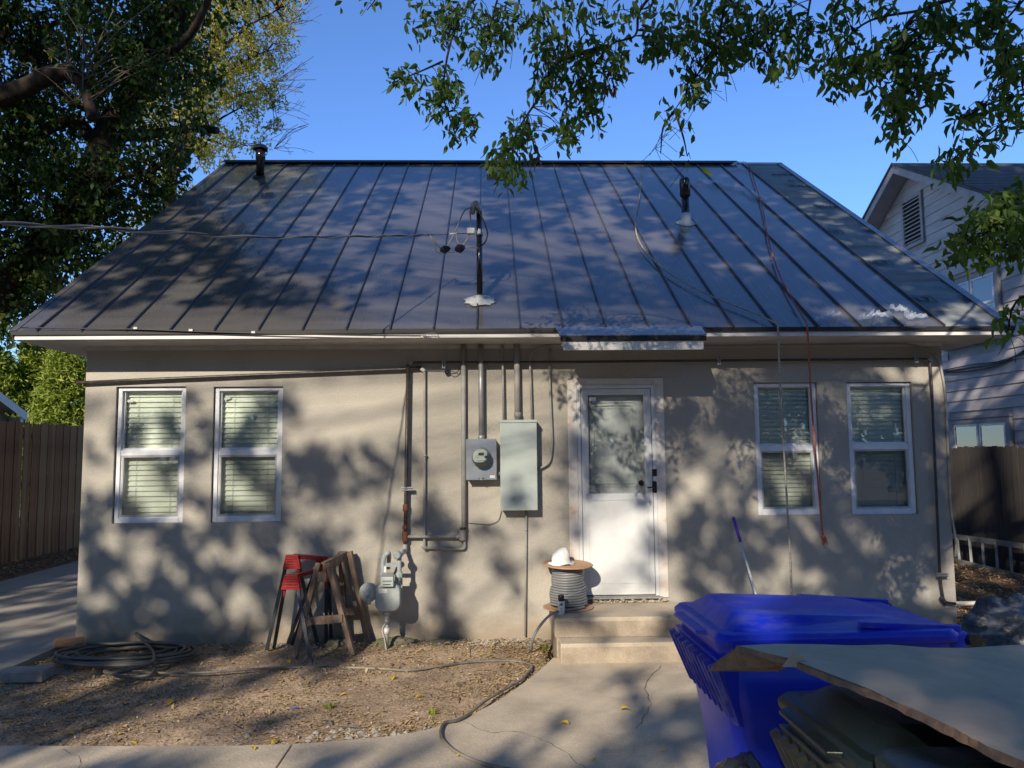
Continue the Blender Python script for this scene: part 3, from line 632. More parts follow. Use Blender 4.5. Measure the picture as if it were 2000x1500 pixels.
# lift so that the middle hangs on the photographed line
mid = [to_px(q) for q in pts]
fixp = []
for q in pts:
    u = to_px(q); tgt = float(np.interp(u[0], [-420, 0, 200, 500, 700, 838], [434, 436, 446, 464, 462, 459])); dist = (q-CAM).dot(FW); fixp.append(q+UP*((u[1]-tgt)*dist/F))
def twist(path, r, off, ph, turns):
    o = []
    for k, q in enumerate(path):
        a = ph+turns*2*math.pi*k/(len(path)-1); o.append(q+Vector((0, math.cos(a), math.sin(a)))*off)
    return o
fine = curve(fixp, 4)
B().tube(twist(fine, 0, .009, 0, 9), .006, 7).build('conductor', 'wire', drop); B().tube(twist(fine, 0, .010, 2.6, 8), .006, 7).build('conductor', 'wire', drop)
B().tube(fine, .005, 6).build('messenger_wire', 'wireblack', drop)
B().tube(cp([(838, 459), (858, 458), (880, 457), (915, 456)]), .004, 6).build('messenger_wire', 'wireblack', drop)
loops = [[(838, 459), (848, 475), (852, 490), (862, 494), (869, 492)], [(838, 459), (850, 472), (862, 486), (880, 493), (888, 492)],
         [(872, 484), (888, 455), (905, 415), (918, 406), (926, 404)], [(902, 482), (916, 460), (919, 430), (918, 412), (926, 402)],
         [(892, 457), (893, 470), (900, 480), (905, 482)], [(905, 484), (920, 483), (934, 485)]]
for l in loops: B().tube(curve(cp(l), 5), .0072, 7).build('wire_loop', 'wire', drop)
B().tube(curve([aty(930, 405, mb.y-.05), aty(944, 430, mb.y-.07), aty(952, 455, mb.y-.05), aty(948, 472, mb.y-.04), aty(940, 480, mb.y)], 5), .008, 7).build('wire_loop', 'wireblack', drop)
for x, y, r_ in ((867, 490, .045), (896, 488, .05)):
    c = aty(x, y, yy); s = B(); s.lathe(c-Vector((.04, 0, 0)), [(.012, 0), (r_*.7, .02), (r_, .05), (r_*.6, .09), (.01, .11)], 8, (1, 0, .3), False); s.build('connector', 'black', drop)
B().tube(cp([(878, 457), (892, 456)]), .009, 8).build('splice_sleeve', 'boot', drop)

# ================================================================== PIPES ON THE WALL
def pipe(name, label, cat, pts, r, m, rad=.05, y=-.04, group=None, n=12, extra=()):
    P = [aty(q[0], q[1], q[2] if len(q) > 2 else y) for q in pts]
    t = thing(name, label, cat, tuple(P[0]), group); B().tube(elbow(P, rad), r, n).build('pipe', m, t)
    for kind, x, q, m2, ln, rr, ax_ in extra:
        c = aty(x, q, y); a = Vector(ax_); B().lathe(c-a*ln/2, [(rr*.8, 0), (rr, ln*.12), (rr, ln*.88), (rr*.8, ln)], 14, a).build(kind, m2, t)
    return t
Vz, Hx = (0, 0, 1), (1, 0, 0)
pipe('gas_pipe', 'long black iron pipe running slightly uphill above the two left windows', 'pipe', [(150, 748), (300, 741), (560, 730), (790, 721), (823, 718)], .017, 'blackpipe', .02)
pipe('gas_pipe', 'grey pipe dropping beside the black riser and turning right at its foot', 'pipe', [(820, 719), (829, 722), (829, 1070), (908, 1072), (907, 1052)], .0135, 'greypaint', .03,
     extra=[('elbow_fitting', 826, 722, 'boot', .05, .021, (.7, 0, -.7)), ('elbow_fitting', 829, 1069, 'greypaint', .05, .021, (.7, 0, -.7)), ('coupling', 878, 1071, 'greypaint', .06, .019, Hx), ('strap', 830, 890, 'galv', .02, .018, Vz)], y=-.035)
g1_ = pipe('gas_pipe', 'black riser pipe with rusty couplings above the gas meter', 'pipe', [(797, 712), (793, 960), (791, 1078)], .0185, 'blackpipe', .02, y=-.06,
     extra=[('rusty_coupling', 792, 992, 'rust', .07, .028, Vz), ('rusty_coupling', 791, 1030, 'rust', .04, .026, Vz), ('rusty_coupling', 791, 1048, 'rust', .10, .030, Vz), ('bushing', 791, 1070, 'greypaint', .07, .024, Vz)])
pipe('gas_pipe', 'thin dark pipe running level under the eave to the right house corner and down', 'pipe', [(797, 713), (797, 708), (1110, 707), (1400, 704), (1786, 701), (1816, 701), (1820, 760), (1836, 1130), (1843, 1176), (1866, 1179)], .013, 'blackpipe', .05, y=-.055,
     extra=[('elbow_fitting', 800, 710, 'greypaint', .07, .021, (.7, 0, .7)), ('elbow_fitting', 1815, 702, 'galv', .06, .02, (.7, 0, -.7)), ('elbow_fitting', 1842, 1172, 'blackpipe', .08, .022, (.5, 0, -.8))])
pipe('gas_pipe', 'grey level pipe joining the rusty tee to the tall grey conduit', 'pipe', [(795, 1048), (897, 1048)], .0145, 'greypaint', .02, y=-.06, extra=[('coupling', 896, 1048, 'greypaint', .05, .022, Hx)])
pipe('pvc_pipe', 'cream plastic pipe lying out from the right wall corner over the mulch', 'pipe', [(1866, 1179, .0), (1958, 1177, .1)], .022, 'pvc', .01)
pipe('conduit', 'tall thick grey conduit from the eave to the pipe tee left of the meter', 'conduit', [(905, 674), (906, 1050)], .024, 'greypaint', y=-.045, group=None,
     extra=[('tee_fitting', 903, 1046, 'greypaint', .10, .034, Vz), ('collar', 905, 1032, 'steel', .02, .034, Vz)])
pipe('conduit', 'thick galvanised conduit entering the top of the meter box', 'conduit', [(939, 674), (940, 860)], .026, 'galv', y=-.07, extra=[('hub', 940, 855, 'galv', .05, .034, Vz)])
pipe('conduit', 'thin conduit on the left side of the panel top', 'conduit', [(981, 674), (984, 822)], .012, 'greypaint', y=-.05, extra=[('connector', 981, 682, 'greypaint', .05, .017, Vz)])
pipe('conduit', 'thick pale conduit entering the middle of the panel top', 'conduit', [(1009, 672), (1011, 822)], .030, 'greypaint', y=-.06, extra=[('hub', 1011, 810, 'greypaint', .05, .036, Vz)])
pipe('conduit', 'thin conduit bending out of the awning end down to the panel right side', 'conduit', [(1110, 671), (1060, 676), (1034, 690), (1036, 730), (1039, 822)], .0115, 'greypaint', .16, y=-.04)
pipe('conduit', 'thin conduit hooking round into the right flank of the panel', 'conduit', [(1073, 680), (1074, 760), (1079, 868), (1074, 905), (1050, 917)], .0115, 'greypaint', .16, y=-.035)
pipe('conduit', 'thin conduit dropping from under the panel to the ground', 'conduit', [(1028, 996), (1026, 1243)], .010, 'greypaint', y=-.025, extra=[('strap', 1027, 1035, 'galv', .02, .014, Vz)])
pipe('conduit', 'slim grey conduit along the soffit at the right that bends down the corner', 'conduit', [(1370, 676), (1780, 672), (1832, 690), (1846, 760), (1857, 1000), (1868, 1060), (1866, 1088)], .012, 'greypaint', .12, y=-.02)
pipe('thin_wire', 'thin grey wire looping from the panel foot to the tall conduit', 'wire', [(979, 998), (974, 1018), (955, 1025), (925, 1022), (908, 1020)], .0035, 'wire', .04, y=-.015, n=6)
for (x, y, v_, lab) in ((867, 710, 0, 'small bracket clamped to the level pipe above the electrical meter'), (1403, 703, 0, 'small bracket clamped to the level pipe right of the awning'), (1787, 699, 0, 'small bracket clamped to the level pipe near the right house corner'), (1838, 1122, 1, 'small bracket clamped low on the corner pipe'), (795, 955, 1, 'small bracket clamped round the black gas riser')):
    c = aty(x, y, -.05); s = B()
    if v_: s.box(c.x-.055, c.x+.055, -.072, -.064, c.z-.02, c.z+.02).box(c.x-.05, c.x+.06, -.085, -.072, c.z-.014, c.z-.006).box(c.x-.05, c.x+.06, -.085, -.072, c.z+.006, c.z+.014).box(c.x-.03, c.x-.018, -.064, 0, c.z-.01, c.z+.01)
    else: s.box(c.x-.02, c.x+.02, -.072, -.064, c.z-.05, c.z+.055).box(c.x-.014, c.x-.006, -.085, -.072, c.z-.05, c.z+.05).box(c.x+.006, c.x+.014, -.085, -.072, c.z-.05, c.z+.05).box(c.x-.01, c.x+.01, -.064, 0, c.z-.03, c.z-.018)
    tag(s.build('pipe_clamp', 'galv', base=c, bevel=.002), lab, 'bracket')
# old insulator with a curl of wire
c = aty(873, 727, -.03); t = thing('wire_insulator', 'small dark wall insulator with a curl of wire near the top of the wall', 'insulator', tuple(c))
B().lathe(c+Vector((0, .03, 0)), [(.014, 0), (.024, .02), (.024, .04), (.01, .06)], 10, (0, -1, 0)).build('knob', 'steel', t); B().tube(curve([aty(875, 725, -.05), aty(884, 730, -.05), aty(894, 726, -.04), aty(898, 718, -.02)], 4), .004, 6).build('wire', 'wireblack', t)
# phone cable along the fascia
pf = [aty(x, y, EY-.03) for x, y in ((40, 640), (120, 641), (260, 643), (400, 648), (560, 652), (700, 655), (822, 656))]
t = thing('fascia_cable', 'thin black cable strung along the eave ending in a loose loop', 'cable', tuple(pf[0]))
B().tube(curve(pf, 4), .006, 6).build('cable', 'wireblack', t); B().tube(curve([aty(x, y, EY-.03) for x, y in ((822, 656), (838, 651), (852, 652), (858, 660), (848, 662), (836, 656))], 5), .0035, 6).build('loop', 'wire', t)
for x, y in ((265, 641), (373, 645), (495, 649), (829, 655)):
    q = aty(x, y, EY-.03); B().box(q.x-.018, q.x+.018, q.y-.01, q.y+.018, q.z-.01, q.z+.01).build('clip', 'galv', t)

# meter box and electrical panel
x0, x1 = aty(911, 900, -.13).x, aty(969, 900, -.13).x; z0, z1 = aty(940, 936, -.13).z, aty(940, 858, -.13).z
t = thing('meter_box', 'galvanised electric meter box with a round glass meter', 'meter box', ((x0+x1)/2, 0, z0))
B().box(x0, x1, -.13, 0, z0, z1).build('case', 'metergrey', t, bevel=.004); B().box(x0-.004, x1+.004, -.134, -.131, z0-.006, z1+.004).build('cover', 'metergrey', t, bevel=.0012)
c = aty(940, 893, -.134); mr = B().lathe((c.x, -.134, c.z), [(.096, 0), (.096, .02), (.088, .028)], 32, (0, -1, 0)).build('meter_ring', 'galv', t)
B().lathe((c.x, -.162, c.z), [(.084, 0), (.084, .05), (.078, .058)], 32, (0, -1, 0)).build('meter_face', 'panelgrey', t); B().lathe((c.x, -.150, c.z), [(.0865, 0), (.0865, .066), (.080, .075), (.04, .08), (.002, .081)], 32, (0, -1, 0)).build('glass_dome', 'doorglass', t)
B().box(c.x-.026, c.x+.026, -.2225, -.2202, c.z+.018, c.z+.044).build('display', 'lcd', t)
s = B()
for k in range(3): s.box(c.x-.045+.008*k, c.x+.04-.01*k, -.2215, -.2202, c.z-.035-.012*k, c.z-.031-.012*k)
s.lathe((c.x+.045, -.2202, c.z+.002), [(.014, 0), (.014, .001)], 10, (0, -1, 0)); s.box(c.x-.05, c.x-.044, -.2215, -.2202, c.z, c.z+.006).box(c.x-.04, c.x-.034, -.2215, -.2202, c.z-.014, c.z-.008); s.build('face_print', 'lcd', t)
B().box(x1-.062, x1-.012, -.1355, -.1342, z0+.01, z0+.038).build('sticker', 'sticker', t); B().box(x1-.062, x1-.012, -.1358, -.1342, z0+.0385, z0+.043).build('sticker_stripe', 'redsticker', t)
B().tube([(c.x-.03, -.14, z0+.004), (c.x-.01, -.145, z0+.02), (c.x+.025, -.14, z0+.008)], .004, 6).box(c.x-.012, c.x+.004, -.145, -.1342, z0-.008, z0+.016).build('hasp', 'galv', t)
x0b, x1b = aty(977, 900, -.15).x, aty(1049, 900, -.15).x; z0b, z1b = aty(1010, 997, -.15).z, aty(1010, 820, -.15).z
B().tube([(x1+.001, -.06, z0+.05), (x0b-.001, -.06, z0+.05)], .022, 12).build('nipple', 'galv', t)
t = thing('electrical_panel', 'tall pale green grey electrical panel to the right of the meter', 'electrical panel', ((x0b+x1b)/2, 0, z0b))
B().box(x0b+.006, x1b-.006, -.13, 0, z0b+.006, z1b-.006).build('case', 'panelgrey', t); B().box(x0b, x1b, -.15, -.1305, z0b, z1b-.03).build('door', 'panelgrey', t, bevel=.003); B().box(x0b-.004, x1b+.006, -.158, -.0, z1b-.027, z1b).build('rain_hood', 'panelgrey', t, bevel=.003)

# gas meter
c = aty(757, 1168, -.36); t = thing('gas_meter', 'grey gas meter with round regulator at the foot of the wall', 'gas meter', (c.x, c.y, 0))
def prism(s, prof, y0, y1, inset=0.0):
    cx = sum(p[0] for p in prof)/len(prof); cz = sum(p[1] for p in prof)/len(prof)
    f = lambda k, y: [(cx+(p[0]-cx)*k, y, cz+(p[1]-cz)*k) for p in prof]
    return s.loft([f(1-inset, y0), f(1, y0+.02), f(1, y1)], False)
prism(B(), rrect(c.x, c.z, .235, .25, .07, 5), c.y, c.y+.095, .06).build('case', 'gasgrey', t, bevel=.006); prism(B(), rrect(c.x, c.z, .255, .27, .08, 5), c.y+.0951, c.y+.115).build('flange', 'gasgrey', t, bevel=.003)
prism(B(), rrect(c.x, c.z, .22, .235, .06, 5), c.y+.1151, c.y+.22).build('rear_case', 'gasgrey', t)
s = B()
for a in range(10):
    an = 2*math.pi*a/10; s.lathe((c.x+.116*math.cos(an), c.y+.094, c.z+.123*math.sin(an)), [(.010, 0), (.010, .012)], 6, (0, -1, 0), False)
s.build('flange_bolts', 'galv', t)
h = aty(757, 1136, c.y-.03); B().box(h.x-.062, h.x+.055, c.y-.045, c.y+.03, h.z-.045, h.z+.045).build('index_box', 'panelgrey', t, bevel=.006)
B().add([(h.x-.058, c.y-.043, h.z+.045), (h.x+.05, c.y-.043, h.z+.045), (h.x+.045, c.y+.03, h.z+.075), (h.x-.055, c.y+.03, h.z+.075), (h.x-.058, c.y+.03, h.z+.0451), (h.x+.05, c.y+.03, h.z+.0451)], [(0, 1, 2, 3), (3, 2, 5, 4), (0, 3, 4), (1, 5, 2)]).build('index_cover', 'galv', t)
s = B().box(h.x-.04, h.x+.03, c.y-.047, c.y-.0455, h.z-.028, h.z-.020)
for k in range(6): s.box(h.x-.042+k*.014, h.x-.034+k*.014, c.y-.047, c.y-.0455, h.z+.0, h.z+.012)
s.build('index_digits', 'lcd', t); B().box(c.x-.085, c.x-.005, c.y-.002, c.y-.0005, c.z+.045, c.z+.085).build('label_plate', 'sticker', t)
yc = c.y+.1
L_ = lambda x, y, d=0: aty(x, y, yc+d)
B().tube(curve([L_(748, 1128), L_(748, 1105), L_(751, 1088), L_(758, 1080), L_(760, 1086, .06), L_(758, 1110, .12)], 5), .021, 12).build('inlet_pipe', 'gasgrey', t)
B().tube(elbow([L_(780, 1135), L_(780, 1086), aty(791, 1076, -.07)], .05), .021, 12).build('outlet_pipe', 'gasgrey', t)
for x in (748, 780): B().lathe(L_(x, 1128), [(.030, 0), (.036, .01), (.036, .035), (.026, .045), (.026, .06)], 8, smooth=False).build('union_nut', 'gasgrey', t)
q = L_(776, 1084, -.03); B().lathe(q+Vector((0, .05, 0)), [(.028, 0), (.038, .02), (.038, .07), (.026, .085)], 14, (0, -1, 0)).build('valve_body', 'gasgrey', t)
a_, b2 = L_(750, 1103), L_(778, 1103); B().bar(a_, b2, .012, .035).build('bracket_bar', 'gasgrey', t)
q = L_(750, 1112, -.03); B().box(q.x-.0, q.x+.022, q.y-.01, q.y, q.z-.03, q.z+.03).build('tag', 'sticker', t)
q = aty(721, 1158, c.y+.05); B().lathe(q+Vector((0, .05, 0)), [(.05, 0), (.088, .02), (.09, .05), (.084, .06), (.05, .08), (.028, .085), (.026, .10)], 26, (-.15, -1, .1)).build('regulator', 'gasgrey', t)
B().tube([q+Vector((0, -.03, -.03)), q+Vector((0, -.035, -.10))], .024, 12).tube([q+Vector((.05, .03, -.02)), Vector((c.x-.10, yc, c.z-.03))], .022, 10).build('vent_elbow', 'gasgrey', t)
zb = c.z-.13
B().tube([(c.x-.015, yc-.03, zb+.03), (c.x-.018, yc-.03, -.03)], .019, 12).build('supply_pipe', 'gasgrey', t)
B().lathe((c.x-.015, yc-.03, zb-.045), [(.024, 0), (.032, .01), (.032, .06), (.024, .07)], 8, smooth=False).lathe((c.x-.016, yc-.03, zb-.12), [(.026, 0), (.026, .05)], 12).build('stop_valve', 'galv', t); B().lathe((c.x-.017, yc-.03, zb-.21), [(.026, 0), (.026, .055)], 12).build('white_sleeve', 'sticker', t)
B().tube(curve([Vector((c.x-.03, yc-.06, zb-.11)), Vector((c.x-.055, yc-.06, zb-.17)), Vector((c.x-.03, yc-.07, zb-.25)), Vector((c.x-.01, yc-.07, -.02))], 5), .005, 6).build('tracer_wire', 'pvc', t)

# front steps
st = thing('entry_steps', 'two tan concrete steps leading up to the white door', 'steps', (1.2, -.4, 0))
LX0, LX1, LZ, TZ = .565, 1.98, .335, .165
B().box(LX0, LX1, -.68, -.002, TZ+.0, LZ).build('landing', 'stepcon', st, bevel=.012, seg=3); B().box(LX0+.015, LX1, -.678, -.02, -.1, TZ-.001).build('plinth', 'stepface', st)
B().box(LX0+.03, LX1, -.905, -.6781, -.1, TZ).build('tread', 'stepcon', st, bevel=.012, seg=3)
B().box(LX0+.006, LX1-.002, -.684, -.6805, TZ+.002, LZ-.035).build('riser_face', 'stepface', st); B().box(LX0+.036, LX1-.002, -.909, -.9055, .0, TZ-.032).build('riser_face', 'stepface', st)
#=====PART3
# ================================================================== THINGS ON THE STEPS AND BY THE WALL
c = atz(1110, 1186, LZ+.004); c.y = max(c.y, -.42); sp = thing('cable_spool', 'brown board spool wound with thick grey cable on the top step', 'cable spool', (c.x, c.y, LZ))
def disc(name, z, tilt):
    q = Vector((c.x, c.y, z)); B().lathe(q, [(.235, -.006), (.24, -.003), (.24, .003), (.235, .006)], 40, (tilt[0], tilt[1], 1)).build(name, 'spool', sp)
disc('lower_disc', LZ+.008, (0, 0)); disc('upper_disc', LZ+.405, (.03, -.05))
B().lathe((c.x, c.y, LZ+.015), [(.10, 0), (.10, .385)], 20).build('core', 'spool', sp)
pts = []; nt = 15
for k in range(nt*20+1):
    t = k/(nt*20); a = 2*math.pi*k/20; z = LZ+.03+.355*t; r = .140+.018*(1-t)+(.012 if (z-LZ) < .2 else 0)+.004*math.sin(k*.37)
    pts.append((c.x+r*math.cos(a), c.y+r*math.sin(a), z+.004*math.sin(a*2+k*.01)))
B().tube(pts, .0125, 8).build('wound_cable', 'cable', sp)
pts = [(c.x+.163*math.cos(a)*.99, c.y+.163*math.sin(a)*.99, LZ+.09+.12*(a-3.4)/2.9) for a in np.linspace(3.4, 6.1, 20)]
B().tube(pts, .0115, 8).build('crossing_turn', 'cable', sp)
e0 = Vector((c.x+.14, c.y-.13, LZ+.03))
end = [e0, Vector((c.x+.03, c.y-.215, LZ+.028)), atz(1095, 1193, LZ+.03), atz(1075, 1202, LZ+.02)+Vector((0, .02, 0)), aty(1055, 1222, -.62), aty(1042, 1245, -.64), atz(1036, 1271, .02)]
B().tube(curve(end, 6), .0125, 10).build('loose_end', 'cable', sp)
q = Vector((c.x-.07, c.y-.02, LZ+.412)); hat = B(); rings = []
for k, (r, z, l) in enumerate(((.135, .0, 0), (.125, .012, 0), (.088, .016, 0), (.084, .05, .0), (.078, .09, .01), (.058, .125, .02), (.03, .15, .03), (.004, .155, .032))):
    rings.append([q+Vector((l+r*math.cos(a)*(1+.10*math.sin(3*a+k)), r*.85*math.sin(a)*(1+.08*math.cos(2*a+k)), z+(.012*math.sin(4*a) if k < 2 else 0))) for a in np.linspace(0, 2*math.pi, 24, endpoint=False)])
hat.loft(rings, True); tag(hat.build('dust_mask', 'cloth', base=q), 'white crumpled cup shaped mask on top of the cable spool', 'mask')
q = atz(1092, 1190, LZ+.001); q.y = c.y-.30; q.x = atz(1092, 1190, LZ).x; q.z = LZ; can = thing('spray_can', 'white spray can with black cap in front of the cable spool', 'spray can', tuple(q))
B().lathe(q, [(.029, 0), (.031, .004), (.031, .115), (.024, .128)], 24).build('body', 'sticker', can); B().lathe(q+Vector((0, 0, .118)), [(.0285, 0), (.0285, .05), (.024, .056)], 24).build('cap', 'black', can)
s = B()
for k, (w_, z) in enumerate(((.018, .085), (.007, .098), (.012, .06), (.015, .045), (.010, .03))): s.box(q.x-w_+.004*(k % 2), q.x+w_*.6, q.y-.0325, q.y-.0285, z+LZ, z+LZ+(.012 if k < 2 else .004))
s.build('label_print', 'lcd', can)

# purple-handled pole
a_ = aty(1472, 1146, -.35); b2 = aty(1432, 1010, -.02); lo = a_+(a_-b2)*.62
po = thing('mop_handle', 'white pole with purple grip leaning against the wall behind the blue cart', 'mop', tuple(lo))
d = (b2-lo); g = lo+d*.78
B().tube([lo, g], .011, 12).build('pole', 'poleW', po); B().tube([g-d*.01, g+d*.12, b2-d*.04, b2-d*.02, b2], [.014, .016, .014, .017, .012], 12).build('grip', 'purple', po)
B().box(lo.x-.15, lo.x+.15, lo.y-.04, lo.y+.04, max(0.0, lo.z-.03), max(.03, lo.z)).build('head', 'cloth', po, bevel=.008)

# ropes hanging from the roof
def rope(name, label, roofpts, wallpts, r, m, yw):
    P = []
    for x, y in roofpts: P.append(atroof(x, y, .040))
    P.append(aty(*wallpts[0], EY-.035))
    n = len(wallpts)
    for i, (x, y) in enumerate(wallpts[1:]): P.append(aty(x, y, EY-.03+(yw-EY+.03)*(i+1)/(n-1)))
    t = thing(name, label, 'rope', tuple(P[0])); B().tube(curve(P, 6), r, 7).build('strand', m, t); return t, P
rope('rope', 'long braided pale rope snaking down the roof and hanging before the window', [(1255, 323), (1250, 380), (1241, 430), (1250, 475), (1290, 520), (1345, 556), (1400, 583), (1460, 606), (1500, 624), (1514, 630)],
     [(1519, 636), (1521, 680), (1524, 760), (1530, 860), (1537, 980), (1543, 1080), (1546, 1165), (1549, 1250)], .0095, 'ropeW', -.03)
t, P = rope('rope', 'reddish rope crossing the seams and hanging with a frayed knot at its end', [(1463, 322), (1477, 366), (1490, 410), (1500, 465), (1520, 530), (1545, 580), (1570, 622)],
     [(1576, 636), (1580, 700), (1586, 800), (1594, 900), (1601, 980), (1607, 1045)], .0088, 'ropeR', -.05)
s = B(); q = P[-1]
s.lathe(q-Vector((0, 0, .015)), [(.004, -.02), (.02, -.008), (.022, .008), (.006, .02)], 8)
for k in range(14): s.tube(curve([q, q+Vector((random.uniform(-.02, .03), random.uniform(-.02, .01), -.03)), q+Vector((random.uniform(-.03, .05), random.uniform(-.02, .01), -.05-random.random()*.05))], 2), .0035, 4)
s.build('frayed_knot', 'ropeR', t)

# sawhorses
g0 = lambda x, y: atz(x, y, 0.0)
def leg(s, a, b2, w, h): s.bar(a, b2, w, h, up=(0, 1, .2)); return s
f1, f2, r1, r2 = g0(521, 1272), g0(621, 1262), g0(573, 1249), g0(660, 1242)
r1.y = min(r1.y, -.08); r2.y = min(r2.y, -.06)
ya = (f1.y+f2.y)/2+.0; yb = (r1.y+r2.y)/2
sa = thing('sawhorse', 'red topped folding metal sawhorse, the upper of the nested pair', 'sawhorse', (aty(571, 1090, ya).x, (ya+yb)/2, 0), 'red folding sawhorses')
aT, bT = aty(571, 1093, ya+.03), aty(630, 1096, yb-.02)
def bracket(parent, a, sc=1.0, dz=0):
    s = B(); x, y, z = a.x, a.y, a.z
    s.add([(x-.058*sc, y-.025, z+.045), (x+.058*sc, y-.025, z+.045), (x+.085*sc, y-.03, z-.085), (x-.085*sc, y-.03, z-.085), (x-.058*sc, y+.03, z+.045), (x+.058*sc, y+.03, z+.045), (x+.085*sc, y+.035, z-.085), (x-.085*sc, y+.035, z-.085)],
          [(0, 1, 2, 3), (4, 7, 6, 5), (0, 4, 5, 1), (2, 6, 7, 3), (1, 5, 6, 2), (0, 3, 7, 4)])
    for k in range(4): s.box(x-.045*sc-.006*k, x+.045*sc+.006*k, y-.038, y-.0255, z+.012-.024*k, z+.019-.024*k)
    for sx in (-1, 1): s.bar((x+sx*.058*sc, y, z-.08), (x+sx*.062*sc, y-.01, z-.155), .012, .01)
    s.build('bracket', 'red', parent, bevel=.004)
bracket(sa, aT); bracket(sa, bT, .9)
B().bar(aT+Vector((0, .03, .03)), bT+Vector((0, -.03, .03)), .055, .04).build('beam', 'redbeam', sa, bevel=.004)
for a, b2, o in ((aT, f1, -.055), (aT, f2, .055), (bT, r1, -.05), (bT, r2, .05)): leg(B(), a+Vector((o, 0, -.03)), b2+Vector((0, 0, .01)), .032, .018).build('leg', 'steel', sa)
f3, f4 = g0(535, 1268), g0(608, 1301); sb = thing('sawhorse', 'red topped folding metal sawhorse, the lower of the nested pair', 'sawhorse', ((f3.x+f4.x)/2, (f3.y+yb)/2, 0), 'red folding sawhorses')
aL, bL = aty(569, 1132, (f3.y+f4.y)/2-.02), aty(628, 1118, yb-.12)
bracket(sb, aL, 1.0); B().bar(aL+Vector((0, .03, .02)), bL+Vector((0, -.0, .03)), .05, .035).build('beam', 'redbeam', sb, bevel=.004); bracket(sb, bL, .8)
r3, r4 = r1+Vector((.05, -.05, 0)), r2+Vector((-.03, -.10, 0))
for a, b2, o in ((aL, f3, -.055), (aL, f4, .055), (bL, r3, -.045), (bL, r4, .045)): leg(B(), a+Vector((o, 0, -.05)), b2+Vector((0, 0, .01)), .030, .018).build('leg', 'steel', sb)
wf1, wf2, wr2 = g0(575, 1283), g0(690, 1279), g0(727, 1242); wr2.y = min(wr2.y, -.05); wr1 = Vector((wf1.x+.38, wr2.y-.02, 0))
wa, wb = aty(632, 1108, (wf1.y+wf2.y)/2+.1), aty(674, 1086, wr2.y-.06)
sw = thing('sawhorse', 'weathered wooden sawhorse standing behind the red ones', 'sawhorse', ((wf1.x+wr2.x)/2, (wa.y+wb.y)/2, 0))
B().bar(wa, wb+(wb-wa)*.06, .045, .09).build('beam', 'oldwood', sw, bevel=.004)
for a, b2, o in ((wa, wf1, -.045), (wa, wf2, .045), (wb, wr1, -.045), (wb, wr2, .045)): B().bar(a+Vector((o, 0, .04)), b2+Vector((0, 0, .0)), .045, .085, up=(0, 1, 0)).build('leg', 'oldwood', sw, bevel=.003)
mid_ = lambda a, b2, t: a.lerp(b2, t)
B().bar(mid_(wa, wf1, .60)+Vector((-.02, -.05, 0)), mid_(wa, wf2, .60)+Vector((.02, -.05, .02)), .02, .07).build('stretcher', 'oldwood', sw); B().bar(mid_(wb, wr1, .62)+Vector((0, -.05, 0)), mid_(wb, wr2, .62)+Vector((0, -.05, 0)), .02, .07).build('stretcher', 'oldwood', sw)
B().bar(mid_(wa, wf1, .1)+Vector((-.02, -.05, 0)), mid_(wa, wf2, .1)+Vector((.01, -.05, 0)), .02, .09).build('gusset', 'oldwood', sw)
B().bar(wb+Vector((.0, -.1, -.04)), mid_(wb, wr2, .42)+Vector((-.03, -.1, 0)), .02, .08, up=(0, 1, 0)).build('brace', 'oldwood', sw)

# hoses
def hose(name, label, pts, r, m, cat='hose', y=None): 
    t = tag(B().tube(curve(pts, 5), r, 9).build(name, m, base=pts[0]), label, cat); return t
cc = g0(240, 1292); pts = []
for k in range(7*24+1):
    a = 2*math.pi*k/24+2.5; t = k/(7*24); rx = .62-.22*(t*3 % 1)+.03*math.sin(k*.21); ry = .34-.13*(t*3 % 1)+.02*math.sin(k*.17+1)
    pts.append(Vector((cc.x+rx*math.cos(a)+.05*math.sin(k*.05), cc.y+.06+ry*math.sin(a), .035+.020*math.floor(t*3.2)+.008*math.sin(k*.31))))
hb = g0(200, 1250); lead = [Vector((hb.x+.02, hb.y+.12, .10)), Vector((hb.x+.08, hb.y+.05, .13)), Vector((hb.x+.30, hb.y-.03, .12)), Vector((hb.x+.42, hb.y-.22, .11)), g0(290, 1285)+Vector((0, 0, .10)), g0(300, 1300)+Vector((0, 0, .09)), g0(290, 1312)+Vector((0, 0, .06)), g0(220, 1322)+Vector((0, 0, .03)), g0(205, 1318)+Vector((0, 0, .03)), g0(240, 1326)+Vector((0, 0, .02)), g0(290, 1326)+Vector((0, 0, .03)), g0(302, 1315)+Vector((0, 0, .04))]
ho = thing('hose_coil', 'loose coil of dark grey hose on the dirt beside the left wall', 'hose', (cc.x, cc.y, 0))
B().tube(pts, .0138, 8).build('coil', 'hose', ho); B().tube(curve(lead, 6), .0138, 8).build('lead_end', 'hose', ho)
B().lathe(hb+Vector((.0, .12, .0)), [(.022, 0), (.022, .12), (.035, .13), (.035, .15), (.01, .16)], 10).build('hose_nozzle', 'steel', ho)
hose('hose', 'long thin hose trailing over the dirt from the coil toward the steps', [g0(x, y)+Vector((0, 0, z)) for x, y, z in ((215, 1325, .03), (250, 1318, .02), (380, 1318, .015), (520, 1308, .01), (640, 1302, -.004), (740, 1305, -.004), (800, 1308, -.004), (860, 1300, -.004), (930, 1291, -.004), (1000, 1290, -.004), (1034, 1298, .004), (1038, 1305, .004), (1022, 1325, .004), (990, 1345, .004), (950, 1370, .01), (915, 1400, .016), (893, 1412, .018), (870, 1417, .018), (861, 1432, .016), (865, 1450, .016), (885, 1470, .016), (920, 1488, .016), (965, 1502, .016), (1060, 1520, .016))], .0105, 'dustyhose')
